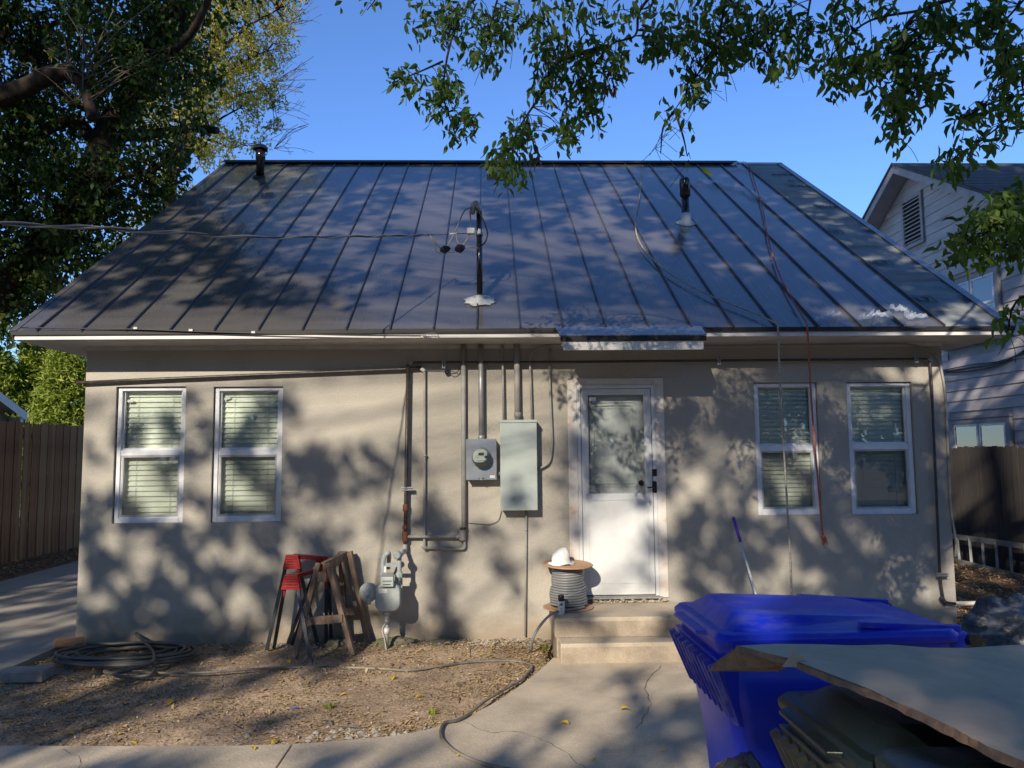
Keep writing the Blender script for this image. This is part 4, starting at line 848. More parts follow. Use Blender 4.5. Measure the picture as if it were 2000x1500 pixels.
q = g0(155, 1262); t = B().obox((0, 0, 0), (.21, .05, 0), (-.011, .045, 0), (0, 0, .035)); o = t.build('wood_block', 'newwood', base=(0, 0, 0), bevel=.003); o.location = (q.x, q.y+.02, .055); o.rotation_euler = (0, 0, .35); o['_b'] = (0, 0, 0)
tag(o, 'short cut of fresh lumber lying behind the hose coil', 'wood block')
q = g0(48, 1320); o = B().box(-.19, .19, -.10, .10, -.04, .045).build('concrete_block', 'block', base=(0, 0, 0), bevel=.006); o.location = (q.x, q.y, .01); o.rotation_euler = (0, 0, .04); tag(o, 'grey rectangular concrete block lying on the dirt near the driveway edge', 'block')

# ================================================================== CARTS
def cart(name, label, x, y, rot, H, body, lid, rim, rib=None, Lx=.86, Wy=.60, liftlid=0.0, dome=1.0):
    t = thing(name, label, 'trash cart', (x, y, 0)); t.rotation_euler = (0, 0, rot); t['_b'] = (0, 0, 0)
    def ring(cx, w, l, z, r=.07): return [(p[0], p[1], z) for p in rrect(cx, 0, l, w, r, 4)]
    cx = Lx/2
    s = B(); s.loft([ring(cx-.02, Wy*.72, Lx*.60, .04, .06), ring(cx-.02, Wy*.76, Lx*.66, .12), ring(cx-.015, Wy*.84, Lx*.76, H*.55), ring(cx-.01, Wy*.90, Lx*.86, H-.27), ring(cx-.01, Wy*.92, Lx*.88, H-.10)], True); s.build('body', body, t)
    s = B(); s.loft([ring(cx-.01, Wy*.93, Lx*.89, H-.13), ring(cx, Wy*.99, Lx*.955, H-.105), ring(cx, Wy*1.0, Lx*.97, H-.045), ring(cx, Wy*.97, Lx*.95, H-.04)], True); s.build('rim', rim, t, bevel=.003)
    # fluted front skirt
    s = B(); n = 9; wv = Wy*.90; X0 = -.004
    for k in range(n):
        u = -wv/2+wv*k/(n-1)
        w1, w2 = .016, .005
        s.add([(X0-.000, u-w1, H-.115), (X0-.000, u+w1, H-.115), (X0+.078, u+w2, H-.335), (X0+.078, u-w2, H-.335), (X0-.024, u-w1*.5, H-.125), (X0-.024, u+w1*.5, H-.125), (X0+.060, u+w2*.5, H-.325), (X0+.060, u-w2*.5, H-.325)], [(4, 5, 6, 7), (0, 1, 5, 4), (1, 2, 6, 5), (2, 3, 7, 6), (3, 0, 4, 7)])
    s.build('rib_set', rim if rib is None else rib, t)
    s = B(); s.add([(X0+.004, -wv/2-.01, H-.10), (X0+.004, wv/2+.01, H-.10), (X0+.085, wv/2-.01, H-.34), (X0+.085, -wv/2+.01, H-.34), (X0+.16, -wv/2+.01, H-.10), (X0+.16, wv/2-.01, H-.10), (X0+.16, wv/2-.03, H-.37), (X0+.16, -wv/2+.03, H-.37)],
                   [(0, 1, 2, 3), (4, 7, 6, 5), (0, 4, 5, 1), (3, 2, 6, 7), (0, 3, 7, 4), (1, 5, 6, 2)]); s.build('front_skirt', rim, t, bevel=.006)
    # lid: dished sheet with a raised centre
    s = B(); zl = H-.038
    def lz(px_): return zl+liftlid*(1-px_/Lx)
    rr = []
    for (l, w, c_, z, r) in ((Lx*1.0, Wy*1.04, cx, -.012, .05), (Lx*1.005, Wy*1.045, cx, .012, .05), (Lx*.97, Wy*1.0, cx, .028, .05), (Lx*.86, Wy*.90, cx-.02, .030, .06), (Lx*.68, Wy*.66, cx-.04, .078, .05), (Lx*.62, Wy*.58, cx-.04, .084, .05)):
        rr.append([(p[0], p[1], lz(p[0])+z*(1 if z < .05 else dome*(1.12-.5*p[0]/Lx))) for p in rrect(c_, 0, l, w, r, 5)])
    s.loft(rr, False); lo = s.build('lid', lid, t, bevel=.005)
    s = B(); s.add([(-.035, -.16, zl+.012), (-.035, .16, zl+.012), (.03, .19, zl+.02), (.03, -.19, zl+.02), (-.035, -.16, zl+.0), (-.035, .16, zl+.0), (.03, .19, zl-.004), (.03, -.19, zl-.004)], [(0, 1, 2, 3), (4, 7, 6, 5), (0, 4, 5, 1), (2, 6, 7, 3), (1, 5, 6, 2), (0, 3, 7, 4)])
    s.build('lid_lip', lid, lo, bevel=.003)
    # side gutters of the lid toward the hinge, hinge bar, handle, wheels
    for sy in (-1, 1): B().bar((Lx*.60, sy*Wy*.44, zl+.048), (Lx*1.03, sy*Wy*.40, zl+.022), .03, .022).build('lid_rail', lid, lo, bevel=.003)
    B().tube([(Lx*1.055, -Wy*.46, H-.05), (Lx*1.055, Wy*.46, H-.05)], .017, 14).build('handle', rim, t)
    for sy in (-1, 1): B().bar((Lx*.93, sy*Wy*.40, H-.08), (Lx*1.055, sy*Wy*.42, H-.05), .03, .05).build('hinge_arm', rim, t, bevel=.004)
    for sy in (-1, 1): B().lathe((Lx*1.055, sy*Wy*.46, H-.05), [(.024, 0), (.024, .03)], 14, (0, sy, 0)).build('handle_cap', 'black', t)
    for sy in (-1, 1): 
        w_ = B().lathe((Lx*.90, sy*(Wy*.36), .125), [(.125, 0), (.125, .05), (.10, .055)], 26, (0, sy, 0)).build('wheel', 'black', t)
    return t
cart('recycling_cart', 'blue wheeled recycling cart with dusty lid', .80, -4.56, .02, 1.155, 'blue', 'bluelid', 'blue', 'bluerib', Lx=.90, Wy=.62)
cart('trash_cart', 'dark green wheeled cart under the cardboard, next to the blue cart', .88, -5.50, .0, 1.065, 'olive', 'darklid', 'olive', Lx=.90, Wy=.57, dome=.9)
cart('trash_cart', 'dark green wheeled cart under the cardboard, nearest the camera', .87, -6.11, -.03, 1.12, 'olive', 'darklid', 'olive', Lx=.90, Wy=.57, dome=.45)
# cardboard sheet
zc = 1.175
cs = [atz(1440, 1261, zc+.02), atz(1545, 1291, zc+.02), atz(1700, 1350, zc+.01), atz(1850, 1417, zc+.01), atz(2000, 1489, zc), Vector((1.25, -6.75, zc))]
fr = [Vector((1.72+.12*k/5, cs[0].y-.03-(cs[0].y-cs[-1].y)*k/5, zc+.012)) for k in range(6)]
top_ = []; nn = 8
for i in range(6): top_ += [cs[i].lerp(fr[i], k/nn)+Vector((0, .004*math.sin(i*3+k*2), .012*noise.noise(Vector((i*.9, k*.6, 1)))+.006*math.sin(k*.9+i))) for k in range(nn+1)]
th = .009
fs = [(i*(nn+1)+k, i*(nn+1)+k+1, (i+1)*(nn+1)+k+1, (i+1)*(nn+1)+k) for i in range(5) for k in range(nn)]
m_ = len(top_); s = B(); s.add(top_+[v-Vector((0, 0, th)) for v in top_], fs+[tuple(m_+q for q in f[::-1]) for f in fs], False)
cbt = thing('cardboard', 'large flat cardboard sheet lying across the two dark carts', 'cardboard', tuple(cs[2])); s.build('sheet', 'cardboard', cbt, fix=False)
s = B(); edge = [cs[i] for i in range(6)]; ed = curve(edge, 8); e2 = [q+Vector((random.uniform(-.004, .002), random.uniform(-.003, .003), .002)) for q in ed]
vs = e2+[q+Vector((random.uniform(-.010, .0)-.004, 0, -.013-random.random()*.004)) for q in ed]; n = len(ed)
s.add(vs, [(i, i+1, n+i+1, n+i) for i in range(n-1)]); s.build('torn_edge', 'cardedge', cbt, fix=False)
fl = [cs[0]+Vector((.005, .0, -.002)), atz(1545, 1296, zc), atz(1520, 1308, zc-.045), atz(1384, 1308, zc-.085), atz(1400, 1290, zc-.05)]
s = B(); s.add(fl+[v+Vector((0, .004, -.006)) for v in fl], [(0, 1, 2, 3, 4), (9, 8, 7, 6, 5), (0, 4, 9, 5), (4, 3, 8, 9), (3, 2, 7, 8), (2, 1, 6, 7)]); s.build('folded_flap', 'cardedge', cbt, fix=False)
q = atz(1550, 1288, zc+.03); s = B(); s.add([q+Vector((-.035, 0, -.02)), q+Vector((.045, -.005, -.022)), q+Vector((.03, .0, .005)), q+Vector((.0, .01, .028)), q+Vector((-.015, .0, .004))], [(0, 1, 2, 4), (4, 2, 3)]); s.build('torn_tab', 'cardboard', cbt, fix=False)
# bags
def blob(name, c, rad, m, seed, amp=.22, sc=2.2, base=0.0):
    bm = bmesh.new(); bmesh.ops.create_icosphere(bm, subdivisions=5, radius=1)
    for v in bm.verts:
        p = v.co.copy(); n1 = noise.fractal(p*sc+Vector((seed, 0, 0)), 1, 2.2, 5); rid = 1-abs(noise.noise(p*4.5+Vector((0, seed, 0))))*2
        k = 1+amp*n1*.6+.05*rid; v.co = Vector((p.x*rad[0]*k, p.y*rad[1]*k, max(-rad[2]*.72, p.z*rad[2]*k)))
    me = bpy.data.meshes.new(name); bm.to_mesh(me); bm.free(); me.polygons.foreach_set('use_smooth', [True]*len(me.polygons)); me.materials.append(M[m])
    o = bpy.data.objects.new(name, me); COL.objects.link(o); o.location = c; return o
q = atd(1990, 1262, 4.9); tag(blob('trash_bag', (q.x+.02, q.y, .33), (.40, .40, .46), 'bagfilm', 3, .3, 2.6), 'bulging black plastic bag on the ground past the blue cart', 'bag')
q = atd(1450, 1500, 2.75); tag(blob('trash_bag', (q.x, q.y, q.z-.16), (.13, .11, .20), 'bag', 8), 'black plastic bag bulging up between the blue cart and the dark cart', 'bag')

# ================================================================== SCRAPS OF FILM ON THE ROOF
def scrap(label, outline, h, seed, n=60, inroof=True):
    # ribbon of wrinkled film following a path of (px, py, halfwidth px)
    s = B(); cols = 26; rows = 7; path = curve([atroof(x, y, h) for x, y, w_ in outline], max(2, cols//len(outline))); ws = np.interp(np.linspace(0, len(outline)-1, len(path)), range(len(outline)), [w_ for _, _, w_ in outline])
    vs = []
    for i, p in enumerate(path):
        d = (path[min(i+1, len(path)-1)]-path[max(i-1, 0)]).normalized(); sd_ = d.cross(RN).normalized(); scl = (p-CAM).dot(FW)/F
        for k in range(rows):
            u = (k/(rows-1)-.5)*2; nz = noise.noise(Vector((i*.55, k*1.1, seed)))
            vs.append(p+sd_*(u*ws[i]*scl*(1+.35*noise.noise(Vector((i*.8, seed, k*.2)))))+RN*(.055*abs(nz)*2+.01))
    fs = [(i*rows+k, i*rows+k+1, (i+1)*rows+k+1, (i+1)*rows+k) for i in range(len(path)-1) for k in range(rows-1)]
    s.add(vs, fs, False); tag(s.build('plastic_film', 'film', base=path[0], fix=False), label, 'plastic film')
scrap('crumpled clear film strip lying across the seams right of the vent pipe', [(1360, 352, 9), (1385, 358, 14), (1420, 364, 8), (1450, 370, 8), (1475, 385, 13), (1500, 392, 12)], .006, 1)
scrap('small clear film scrap at the ridge beside the red rope', [(1428, 325, 3), (1445, 322, 6), (1462, 325, 4)], .03, 2)
scrap('wrinkled clear film scrap at the eave just right of the red rope', [(1592, 630, 4), (1615, 622, 8), (1642, 618, 7)], .006, 3)
scrap('wrinkled clear film scrap at the eave, middle of three', [(1678, 628, 4), (1700, 622, 7), (1715, 618, 7), (1742, 626, 5)], .006, 4)
scrap('wrinkled clear film scrap at the eave beside the bare felt', [(1736, 606, 4), (1768, 612, 5), (1775, 624, 8), (1808, 620, 9)], .006, 5)
#=====PART4
# ================================================================== FENCES
def fence(name, label, x, y0, y1, zt, pitch, mats, dogear, zb=-.1, face=1, wav=.0):
    t = thing(name, label, 'fence', (x, (y0+y1)/2, 0)); protos = {}
    n = int((y1-y0)/pitch)
    def mk(m, hh, th):
        s = B(); w = pitch-.006; e = .022 if dogear else .003
        prof = [(-w/2, zb), (w/2, zb), (w/2, hh-e), (w/2-e, hh), (-w/2+e, hh), (-w/2, hh-e)]
        vs = [(x-th/2, y0, 0)]*0
        vs = [(x-th/2, (y0+y1)/2+a, b2) for a, b2 in prof]+[(x+th/2, (y0+y1)/2+a, b2) for a, b2 in prof]
        s.add(vs, [(0, 1, 2, 3, 4, 5), (11, 10, 9, 8, 7, 6)]+[(i, (i+1) % 6, 6+(i+1) % 6, 6+i) for i in range(6)]); return s.build('board', m, t)
    for i in range(n):
        y = y0+pitch*(i+.5); mm = random.choice(mats)
        if mm not in protos:
            o = mk(mm, zt, .018); protos[mm] = o
        else: o = protos[mm].copy(); COL.objects.link(o)
        o.location = (random.uniform(-.004, .004)+(.012 if i % 2 and not dogear else 0)*face, y-(y0+y1)/2, random.uniform(-.018, .012)-wav*(y-y0)); o.rotation_euler = (random.uniform(-.003, .003), 0, random.uniform(-.05, .05))
    for z in (.35, zt*.55, zt-.25): B().box(x-.06*face-.02, x-.06*face+.02, y0, y1, z-.045, z+.045).build('rail', mats[0], t)
    return t
fence('fence', 'tall brown cedar board fence past the driveway on the left', -8.2, -2.0, 13.0, 2.42, .125, ['fencel', 'fencel2', 'fencel'], False, face=1)
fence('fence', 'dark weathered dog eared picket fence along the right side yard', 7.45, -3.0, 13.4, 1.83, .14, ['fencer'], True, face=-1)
# white board on the ground by the left fence
q = g0(30, 1076); o = B().box(-.55, .55, -.10, .10, -.02, .02).build('board', 'white', base=(0, 0, 0)); o.location = (q.x+.0, q.y, .03); o.rotation_euler = (0.12, 0, .12); tag(o, 'long white painted board lying on the ground below the left fence', 'board')
struct(B().box(-8.1, -7.12, -3, 13, -.06, .035).build('soil_strip', 'barkdirt'))
# mulch side yard on the right
yv, xv = np.meshgrid(np.arange(-2.5, 13, .09), np.arange(4.62, 7.5, .09)); zv = .03+.03*vnoise(xv, yv, 2.2, 5)+.02*vnoise(xv, yv, 7, 6)+.012*vnoise(xv, yv, 25, 7)+.008*(xv-4.6)
r_, c_ = xv.shape; ii = np.arange(r_*c_).reshape(r_, c_); a, b_, c, d = ii[:-1, :-1].ravel(), ii[:-1, 1:].ravel(), ii[1:, 1:].ravel(), ii[1:, :-1].ravel()
struct(fastmesh('mulch_bed', np.stack([xv.ravel(), yv.ravel(), zv.ravel()], 1), np.concatenate([np.stack([a, c, b_], 1), np.stack([a, d, c], 1)]), 'barkdirt', smooth=True))
# ladder on its side against the right fence
la = thing('ladder', 'aluminium extension ladder lying on its side against the right fence', 'ladder', (7.2, 4, 0))
A0, A1 = atx(1866, 1048, 7.3), atx(2010, 1068, 7.3); B0, B1 = atx(1868, 1096, 7.15), atx(2010, 1131, 7.15)
def ext(a, b2, k0, k1): d = b2-a; return a+d*k0, a+d*k1
T0, T1 = ext(A0, A1, -.25, 1.6); U0, U1 = ext(B0, B1, -.25, 1.6)
B().bar(T0, T1, .03, .075, up=(0, 0, 1)).build('rail', 'alu', la); B().bar(U0, U1, .03, .075, up=(0, 0, 1)).build('rail', 'alu', la)
nr_ = int((T1-T0).length/.3)
for k in range(nr_):
    a, b2 = T0.lerp(T1, (k+.5)/nr_), U0.lerp(U1, (k+.5)/nr_+.012); 
    o = B().bar(a, b2, .035, .03).build('rung', 'alu', la)
# ================================================================== NEIGHBOUR ON THE RIGHT
NX = 8.9
pk = atx(1754, 322, NX-.3); PY, PZ = pk.y, pk.z-.12; SLN = .56; HWN = 4.6
nb = thing('neighbour_house', 'two storey lilac grey clapboard house with a louvred gable vent behind the right fence', 'house', (NX, PY, 0))
nz0 = -.1; rows = int((PZ)/.2)+1
def halfw(z): return HWN if z < PZ-HWN*SLN else max(0, (PZ-z)/SLN)
def npx(px, py): return atx(px, py, NX)
vw = [npx(1762, 392), npx(1805, 372), npx(1767, 484), npx(1806, 480)]
VY0, VY1 = (vw[1].y+vw[3].y)/2, (vw[0].y+vw[2].y)/2; VZ0, VZ1 = (vw[2].z+vw[3].z)/2, (vw[0].z+vw[1].z)/2
wu = [npx(1880, 540), npx(1957, 512), npx(1862, 688), npx(1957, 668)]; UY0, UY1 = npx(1958, 600).y, npx(1850, 600).y; UZ0, UZ1 = npx(1955, 668).z-.0, npx(1955, 515).z
GY0, GY1, GZ1 = npx(1978, 830).y, npx(1860, 830).y, npx(1978, 812).z
proto = {}
for k in range(rows):
    z0, z1 = nz0+.2*k, nz0+.2*(k+1); w0 = halfw(z0+.02); w1 = halfw(z1)
    if w0 <= 0: continue
    segs = [(PY-w0, PY+w0)]
    for (c0, c1, d0, d1) in ((VY0-.04, VY1+.04, VZ0, VZ1), (UY0-.05, UY1+.05, UZ0, UZ1), (GY0-.05, GY1+.05, .9, GZ1)):
        if z1 > d0+.05 and z0 < d1-.05:
            segs = [q for a, b2 in segs for q in ((a, min(b2, c0)), (max(a, c1), b2)) if q[1]-q[0] > .01]
    if z1 < 1.3: segs = segs[:]
    for a, b2 in segs:
        s = B(); m_ = (w0-w1)
        at_, bt_ = (max(a, PY-w1), min(b2, PY+w1)) if w1 < w0 else (a, b2)
        s.add([(NX-.022, a, z0), (NX-.022, b2, z0), (NX-.004, bt_, z1+.004), (NX-.004, at_, z1+.004), (NX, a, z0), (NX, b2, z0)], [(0, 3, 2, 1), (0, 1, 5, 4)])
        s.build('siding_board', 'siding', nb, fix=False)
s = B(); zc_ = PZ-HWN*SLN
s.add([(NX, PY-HWN, -.1), (NX, PY+HWN, -.1), (NX, PY+HWN, zc_), (NX, PY, PZ), (NX, PY-HWN, zc_)], [(0, 1, 2, 3, 4)]); s.box(NX+.01, NX+9, PY-HWN, PY+HWN, -.1, zc_)
s.build('wall', 'sidetrim', nb, fix=False)
# roof slopes with shingle courses
for sgn in (1, -1):
    s = B(); nrow = 34; run = HWN+.45
    for k in range(nrow):
        d0, d1 = run*k/nrow, run*(k+1)/nrow; y0, y1 = PY+sgn*d0, PY+sgn*d1; z0, z1 = PZ+.16-SLN*d0, PZ+.16-SLN*d1
        s.add([(NX-.42, y0, z0), (NX+9, y0, z0), (NX+9, y1, z1+.012), (NX-.42, y1, z1+.012), (NX-.42, y1, z1), (NX+9, y1, z1)], [(0, 1, 2, 3), (3, 2, 5, 4)])
    stuff(s.build('shingle_courses', 'shingle', nb, fix=False))
    y1, z1 = PY+sgn*run, PZ+.13-SLN*run
    s = B(); s.add([(NX-.42, PY, PZ+.14), (NX-.42, y1, z1), (NX-.42, y1, z1-.20), (NX-.42, PY, PZ-.06), (NX-.38, PY, PZ+.14), (NX-.38, y1, z1), (NX-.38, y1, z1-.20), (NX-.38, PY, PZ-.06)], [(0, 1, 2, 3), (4, 7, 6, 5), (3, 2, 6, 7), (1, 5, 6, 2)]); s.build('rake_board', 'sidetrim', nb, fix=False)
    s = B(); s.add([(NX-.38, PY, PZ+.0), (NX-.38, y1, z1-.14), (NX, y1, z1-.14), (NX, PY, PZ+.0)], [(0, 1, 2, 3)]); s.build('soffit', 'sidetrim', nb, fix=False)
    s = B(); s.add([(NX-.445, PY, PZ+.165), (NX-.445, y1, z1+.02), (NX-.445, y1, z1-.03), (NX-.445, PY, PZ+.11), (NX-.42, PY, PZ+.165), (NX-.42, y1, z1+.02), (NX-.42, y1, z1-.03), (NX-.42, PY, PZ+.11)], [(0, 1, 2, 3), (4, 7, 6, 5), (3, 2, 6, 7), (0, 4, 5, 1)]); s.build('drip_edge', 'shingle', nb, fix=False)
# vent
v = B(); t = .075
v.box(NX-.05, NX, VY0, VY0+t, VZ0, VZ1).box(NX-.05, NX, VY1-t, VY1, VZ0, VZ1).box(NX-.05, NX, VY0+t, VY1-t, VZ0, VZ0+t).box(NX-.05, NX, VY0+t, VY1-t, VZ1-t, VZ1); ve = v.build('gable_vent', 'sidetrim', nb)
B().box(NX-.012, NX-.006, VY0+t, VY1-t, VZ0+t, VZ1-t).build('vent_back', 'dark', ve); nl = 11
for k in range(nl):
    z = VZ0+t+(VZ1-VZ0-2*t)*(k+.5)/nl; B().obox((NX-.03, (VY0+VY1)/2, z), (.018, 0, .012), (0, (VY1-VY0)/2-t, 0), (-.004, 0, .008)).build('louvre', 'siding', ve)
def nwin(y0, y1, z0, z1, nsash):
    t = .10; s = B(); s.box(NX-.06, NX, y0, y0+t, z0, z1).box(NX-.06, NX, y1-t, y1, z0, z1).box(NX-.06, NX, y0+t, y1-t, z1-t, z1).box(NX-.09, NX, y0-.03, y1+.03, z0-.05, z0).box(NX-.08, NX, y0-.03, y1+.03, z1, z1+.05)
    f = s.build('window', 'sidetrim', nb); w = (y1-y0-2*t)/nsash
    for k in range(nsash):
        a, b2 = y0+t+w*k+.02, y0+t+w*(k+1)-.02; zm = (z0+z1)/2
        if k: B().box(NX-.05, NX, a-.04, a, z0, z1-t).build('mullion', 'sidetrim', f)
        for q0, q1, xx in ((z0, zm, 0), (zm, z1-t, -.012)):
            s = B(); e = .045; s.box(NX-.04+xx, NX-.015+xx, a, a+e, q0, q1).box(NX-.04+xx, NX-.015+xx, b2-e, b2, q0, q1).box(NX-.04+xx, NX-.015+xx, a+e, b2-e, q0, q0+e).box(NX-.04+xx, NX-.015+xx, a+e, b2-e, q1-e, q1); s.build('sash', 'vinyl', f)
            B().box(NX-.03+xx, NX-.026+xx, a+e, b2-e, q0+e, q1-e).build('pane', 'farglass', f)
        for q in range(int((z1-z0)/.05)): 
            pass
        B().box(NX-.012, NX-.008, a, b2, z0, z1-t).build('blind', 'blind', f)
nwin(UY0, UY1, UZ0+.1, UZ1, 2); nwin(GY0, GY1, .95, GZ1, 2)
s = B(); 
for k in range(3): s.tube(curve([atx(1838, 724+2*k, NX-.04), atx(1900, 712+6*k, NX-.05), atx(1950, 706+3*k, NX-.05), atx(2010, 685-3*k, NX-.04)], 5), .012, 5)
s.build('wall_cable', 'wireblack', nb)
# neighbour garage beyond the left fence
GX = -9.6; p1, p2 = atx(-60, 718, GX), atx(54, 806, GX)
ga = thing('garage', 'green garage with a white edged roof just showing over the left fence', 'garage', (-11, 10, 0))
sl = (p1.z-p2.z)/(p1.y-p2.y) if abs(p1.y-p2.y) > .01 else .5
E_, Pk = p2, p1
s = B(); yN = p2.y; zN = p2.z; yF = p1.y-1.6; zF = zN+(p1.z-p2.z)/(p1.y-p2.y)*(yF-yN)
s.add([(GX, yN, zN), (GX, yF, zF), (GX-7, yF, zF), (GX-7, yN, zN)], [(0, 1, 2, 3)]); s.build('roof', 'shingle', ga, fix=False)
s = B(); s.add([(GX, yN, zN-.005), (GX, yF, zF-.005), (GX, yF, zF-.18), (GX, yN, zN-.18)], [(0, 1, 2, 3)]); s.box(GX-.3, GX-.02, yN-.2, yN-.1, zN-.2, zN-.1); s.build('rake_board', 'white', ga, fix=False)
s = B(); s.add([(GX-.25, yN-.2, -.1), (GX-.25, yF, -.1), (GX-.25, yF, zF-.1), (GX-.25, yN-.2, zN-.1), (GX-7, yN-.2, -.1), (GX-7, yN-.2, zN-.1)], [(0, 1, 2, 3), (0, 3, 5, 4)]); s.build('wall', 'foam', ga, fix=False)

# ================================================================== TREES
def limbs(name, m, parent, paths):
    s = B()
    for pts, r0, r1 in paths:
        P = curve(pts, 5); n = len(P); s.tube([q+Vector((noise.noise(q*1.3), noise.noise(q*1.3+Vector((9, 0, 0))), 0))*.06*min(1, r0*8) for q in P], [r0+(r1-r0)*i/(n-1)+r0*.10*noise.noise(q*3) for i, q in enumerate(P)], 10 if r0 > .08 else 6)
    return s.build(name, m, parent, fix=False)
def inframe(P, pad=20):
    V = P-np.array(CAM); w = V@np.array(FW); w_ = np.where(w > .05, w, 1e9)
    px = 1000+F*(V@np.array(RT))/w_; py = 750-F*(V@np.array(UP))/w_
    return (w > .05) & (px > -pad) & (px < 2000+pad) & (py > -pad) & (py < 1500+pad), px, py
# --- big dark tree at the left
T1 = thing('tree', 'big dark tree with a leaning trunk that fills the upper left corner', 'tree', (-9.9, 5.0, 0))
D1 = 12.6
tp = lambda x, y, d=D1: atd(x, y, d)
trunk = [Vector((-9.9, 5.0, -.1)), tp(-75, 700), tp(20, 560), tp(95, 480), tp(160, 400), tp(205, 290), tp(250, 200), tp(300, 110), tp(345, 30), tp(400, -120), tp(430, -350)]
limbs('trunk', 'bark', T1, [(trunk, .34, .17)])
LM = [([tp(195, 300), tp(150, 235), tp(100, 250), tp(20, 290), tp(-120, 330)], .11, .06), ([tp(-150, 240, 11.6), tp(-40, 200, 11.6), tp(30, 175, 11.6), tp(90, 150, 11.6), tp(140, 140, 11.6)], .17, .12), ([tp(140, 140, 11.6), tp(165, 165, 11.5), tp(172, 205, 11.4), tp(180, 230, 11.3)], .12, .075),
      ([tp(175, 215), tp(155, 205), tp(130, 190), tp(60, 110), tp(0, 70)], .07, .05), ([tp(215, 270), tp(300, 262), tp(370, 250), tp(425, 255)], .09, .06), ([tp(-60, -40), tp(10, 40), tp(-20, 130)], .15, .1), ([tp(300, 110), tp(350, 90, 11.5), tp(400, 20, 11), tp(440, -120, 11)], .07, .04),
      ([tp(120, 480), tp(60, 430), tp(-30, 420), tp(-200, 380)], .10, .05), ([tp(345, 30), tp(300, -80), tp(200, -250)], .12, .07), ([tp(160, 400), tp(230, 350, 12), tp(300, 330, 11.8), tp(345, 300, 11.6)], .05, .02)]
limbs('limb', 'bark', T1, LM)
B1 = [(60, 60, 12.6, 1.5), (200, 40, 12.9, 1.3), (330, 60, 12.6, 1.0), (40, 240, 12.8, 1.3), (250, 130, 12.2, 1.1), (330, 190, 12.0, .9), (370, 130, 12.2, .55), (100, 330, 12.4, 1.3), (20, 420, 12.4, 1.4), (130, 430, 12.0, 1.1), (230, 350, 12.2, .95), (300, 300, 12.0, .75), (330, 380, 12.2, .40), (300, 335, 12.2, .55), (60, 540, 12.4, 1.1), (150, 520, 11.9, .75), (0, 590, 12.4, .8), (-150, 300, 12.4, 2.0), (-150, 550, 12.4, 1.3), (-120, 40, 12.6, 2.0), (205, 440, 12.3, .45), (380, 20, 12.5, .8),
      (100, -200, 12.6, 1.8), (300, -200, 12.6, 1.6), (420, -160, 12.4, 1.2), (200, -480, 12.6, 2.0), (420, -420, 12.6, 1.5), (0, -480, 13, 2.0), (100, -750, 12.6, 1.9), (330, -700, 12.5, 1.6), (25, 655, 9.5, .10), (500, -170, 13.2, 1.0), (540, -360, 13.3, 1.3), (450, -620, 13.4, 1.5), (600, -560, 13.5, 1.2), (520, -850, 13.8, 1.6)]
def crown(parent, blobs, per, crad, Lr, m, clr, name='crown', droop=.6, Wf=.62, seedtwig=True, cut=None, wrate=1.0):
    cen = []
    for x, y, d, r in blobs:
        n = max(2, int(clr*r**2.4)); c0 = np.array(tp(x, y, d)); cen.append(c0+ball(n)*r*np.array([1, .9, .95]))
    C = np.concatenate(cen)
    if cut: C = C[~cut(C)]
    P = np.repeat(C, per, 0)+ball(len(C)*per)*crad*rng.uniform(.6, 1.25, size=(len(C), 1)).repeat(per, 0)
    if cut: P = P[~cut(P)]
    V, T = leaves(P, Lr, Wf, droop); stuff(fastmesh(name, V, T, m, parent))
    return C
def twigs(parent, C, paths, m, r=.006, frac=1.0, maxd=2.5):
    pts = np.array([p for q, _, _ in paths for p in [tuple(v) for v in curve(q, 4)]]); s = B()
    for c in C[::max(1, int(1/frac))]:
        i = np.argmin(np.linalg.norm(pts-c, axis=1)); a = Vector(pts[i]); c = Vector(c)
        if (a-c).length > maxd: continue
        s.tube([a, a.lerp(c, .5)+Vector((random.uniform(-.1, .1), random.uniform(-.1, .1), .1)), c], [r*1.8, r*1.2, r*.5], 3, False)
    stuff(s.build('twigs', m, parent, fix=False))
def cutroof(P):    # keep clear of the house
    return (P[:, 0] > RXL-.15) & (P[:, 2] < EZ+.35+np.tan(RA)*np.clip(P[:, 1]-EY, 0, 8)) | ((P[:, 0] > -4.3) & (P[:, 1] < 5) & (P[:, 2] < 7.4))
C1 = crown(T1, B1, 52, .34, (.075, .125), 'leafdark', 26, cut=cutroof)
twigs(T1, C1, LM+[(trunk[1:], .3, .2)], 'bark', .008, 1)
s = B()
for k in range(26):
    a = tp(random.uniform(130, 190), random.uniform(120, 200), 11.4); b2 = a+Vector((random.uniform(-.8, 1.2), random.uniform(-.3, .3), random.uniform(-.2, 1.0))); s.tube(curve([a, a.lerp(b2, .5)+Vector((0, 0, .08)), b2], 3), .007, 4, False)
stuff(s.build('bare_shoots', 'barkpale', T1, fix=False))
